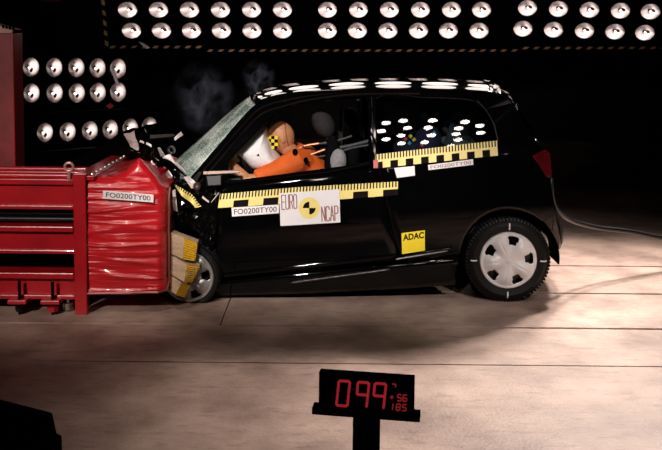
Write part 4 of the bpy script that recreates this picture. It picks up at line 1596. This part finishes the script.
shard('cable_tag', [(111, 69), (114, 70), (119, 84), (116, 84)], SY - 0.12, WHITE, crump=0.004, parent=sr)
shard('cable_tag', [(106, 106), (110, 103), (114, 106), (110, 109)], SY - 0.05, RED, crump=0.004, parent=sr)

# red beam end up by the ceiling
rbm = thing('hoist_beam', (at(50, 0, 4.0).x, 4.0, at(50, 1, 4.0).z), 'short red beam end hanging in the dark above the standing rack', 'beam')
p0, p1 = at(41, 1.5, 4.0), at(58.5, 2.2, 4.0)
MB().box((p0.x, 3.97, p0.z), (p1.x, 4.1, p0.z + 0.02)).build('lower_flange', RED, rbm)
MB().box((p0.x, 3.97, p0.z + 0.16), (p1.x, 4.1, p0.z + 0.18)).build('upper_flange', RED, rbm)
MB().box((p0.x, 4.03, p0.z + 0.02), (p1.x, 4.04, p0.z + 0.16)).build('web', RED, rbm)
MB().tube([((p0.x + p1.x) / 2, 4.035, p0.z + 0.17), ((p0.x + p1.x) / 2, 4.035, 8)], 0.01, 6).build('hanger_rod', BLACK, rbm)

# ================================================================== SMOKE
def smoke(px, py, Y, sx, sz, dens, label):
    m = bpy.data.materials.new('smoke')
    m.use_nodes = True
    nt = m.node_tree
    nt.nodes.clear()
    out = nt.nodes.new('ShaderNodeOutputMaterial')
    pv = nt.nodes.new('ShaderNodeVolumeScatter')
    pv.inputs['Color'].default_value = (0.66, 0.74, 1.0, 1)
    pv.inputs['Anisotropy'].default_value = 0.1
    tc = nt.nodes.new('ShaderNodeTexCoord')
    n = nt.nodes.new('ShaderNodeTexNoise')
    n.inputs['Scale'].default_value = 2.2
    n.inputs['Detail'].default_value = 4
    n.inputs['Distortion'].default_value = 0.8
    nt.links.new(tc.outputs['Object'], n.inputs['Vector'])
    ln = nt.nodes.new('ShaderNodeVectorMath')
    ln.operation = 'LENGTH'
    nt.links.new(tc.outputs['Object'], ln.inputs[0])
    r = nt.nodes.new('ShaderNodeMapRange')
    r.inputs[1].default_value = 0.95
    r.inputs[2].default_value = 0.2
    nt.links.new(ln.outputs['Value'], r.inputs[0])
    r2 = nt.nodes.new('ShaderNodeMapRange')
    r2.inputs[1].default_value = 0.47
    r2.inputs[2].default_value = 0.72
    nt.links.new(n.outputs[0], r2.inputs[0])
    mu = nt.nodes.new('ShaderNodeMath')
    mu.operation = 'MULTIPLY'
    nt.links.new(r.outputs[0], mu.inputs[0])
    nt.links.new(r2.outputs[0], mu.inputs[1])
    m2 = nt.nodes.new('ShaderNodeMath')
    m2.operation = 'MULTIPLY'
    m2.inputs[1].default_value = dens
    nt.links.new(mu.outputs[0], m2.inputs[0])
    nt.links.new(m2.outputs[0], pv.inputs['Density'])
    nt.links.new(pv.outputs[0], out.inputs['Volume'])
    o = MB().ball((0, 0, 0), 1.0, nu=20, nv=12).build('smoke', m)
    o.location = at(px, py, Y)
    o.scale = (sx, 0.28, sz)
    tag(o, label, 'smoke', kind='stuff')


smoke(203, 98, 0.95, 0.27, 0.32, 2.1, 'thin grey smoke rising over the cracked windscreen')
smoke(258, 79, 0.95, 0.15, 0.17, 2.0, 'faint smoke wisp over the front edge of the roof')
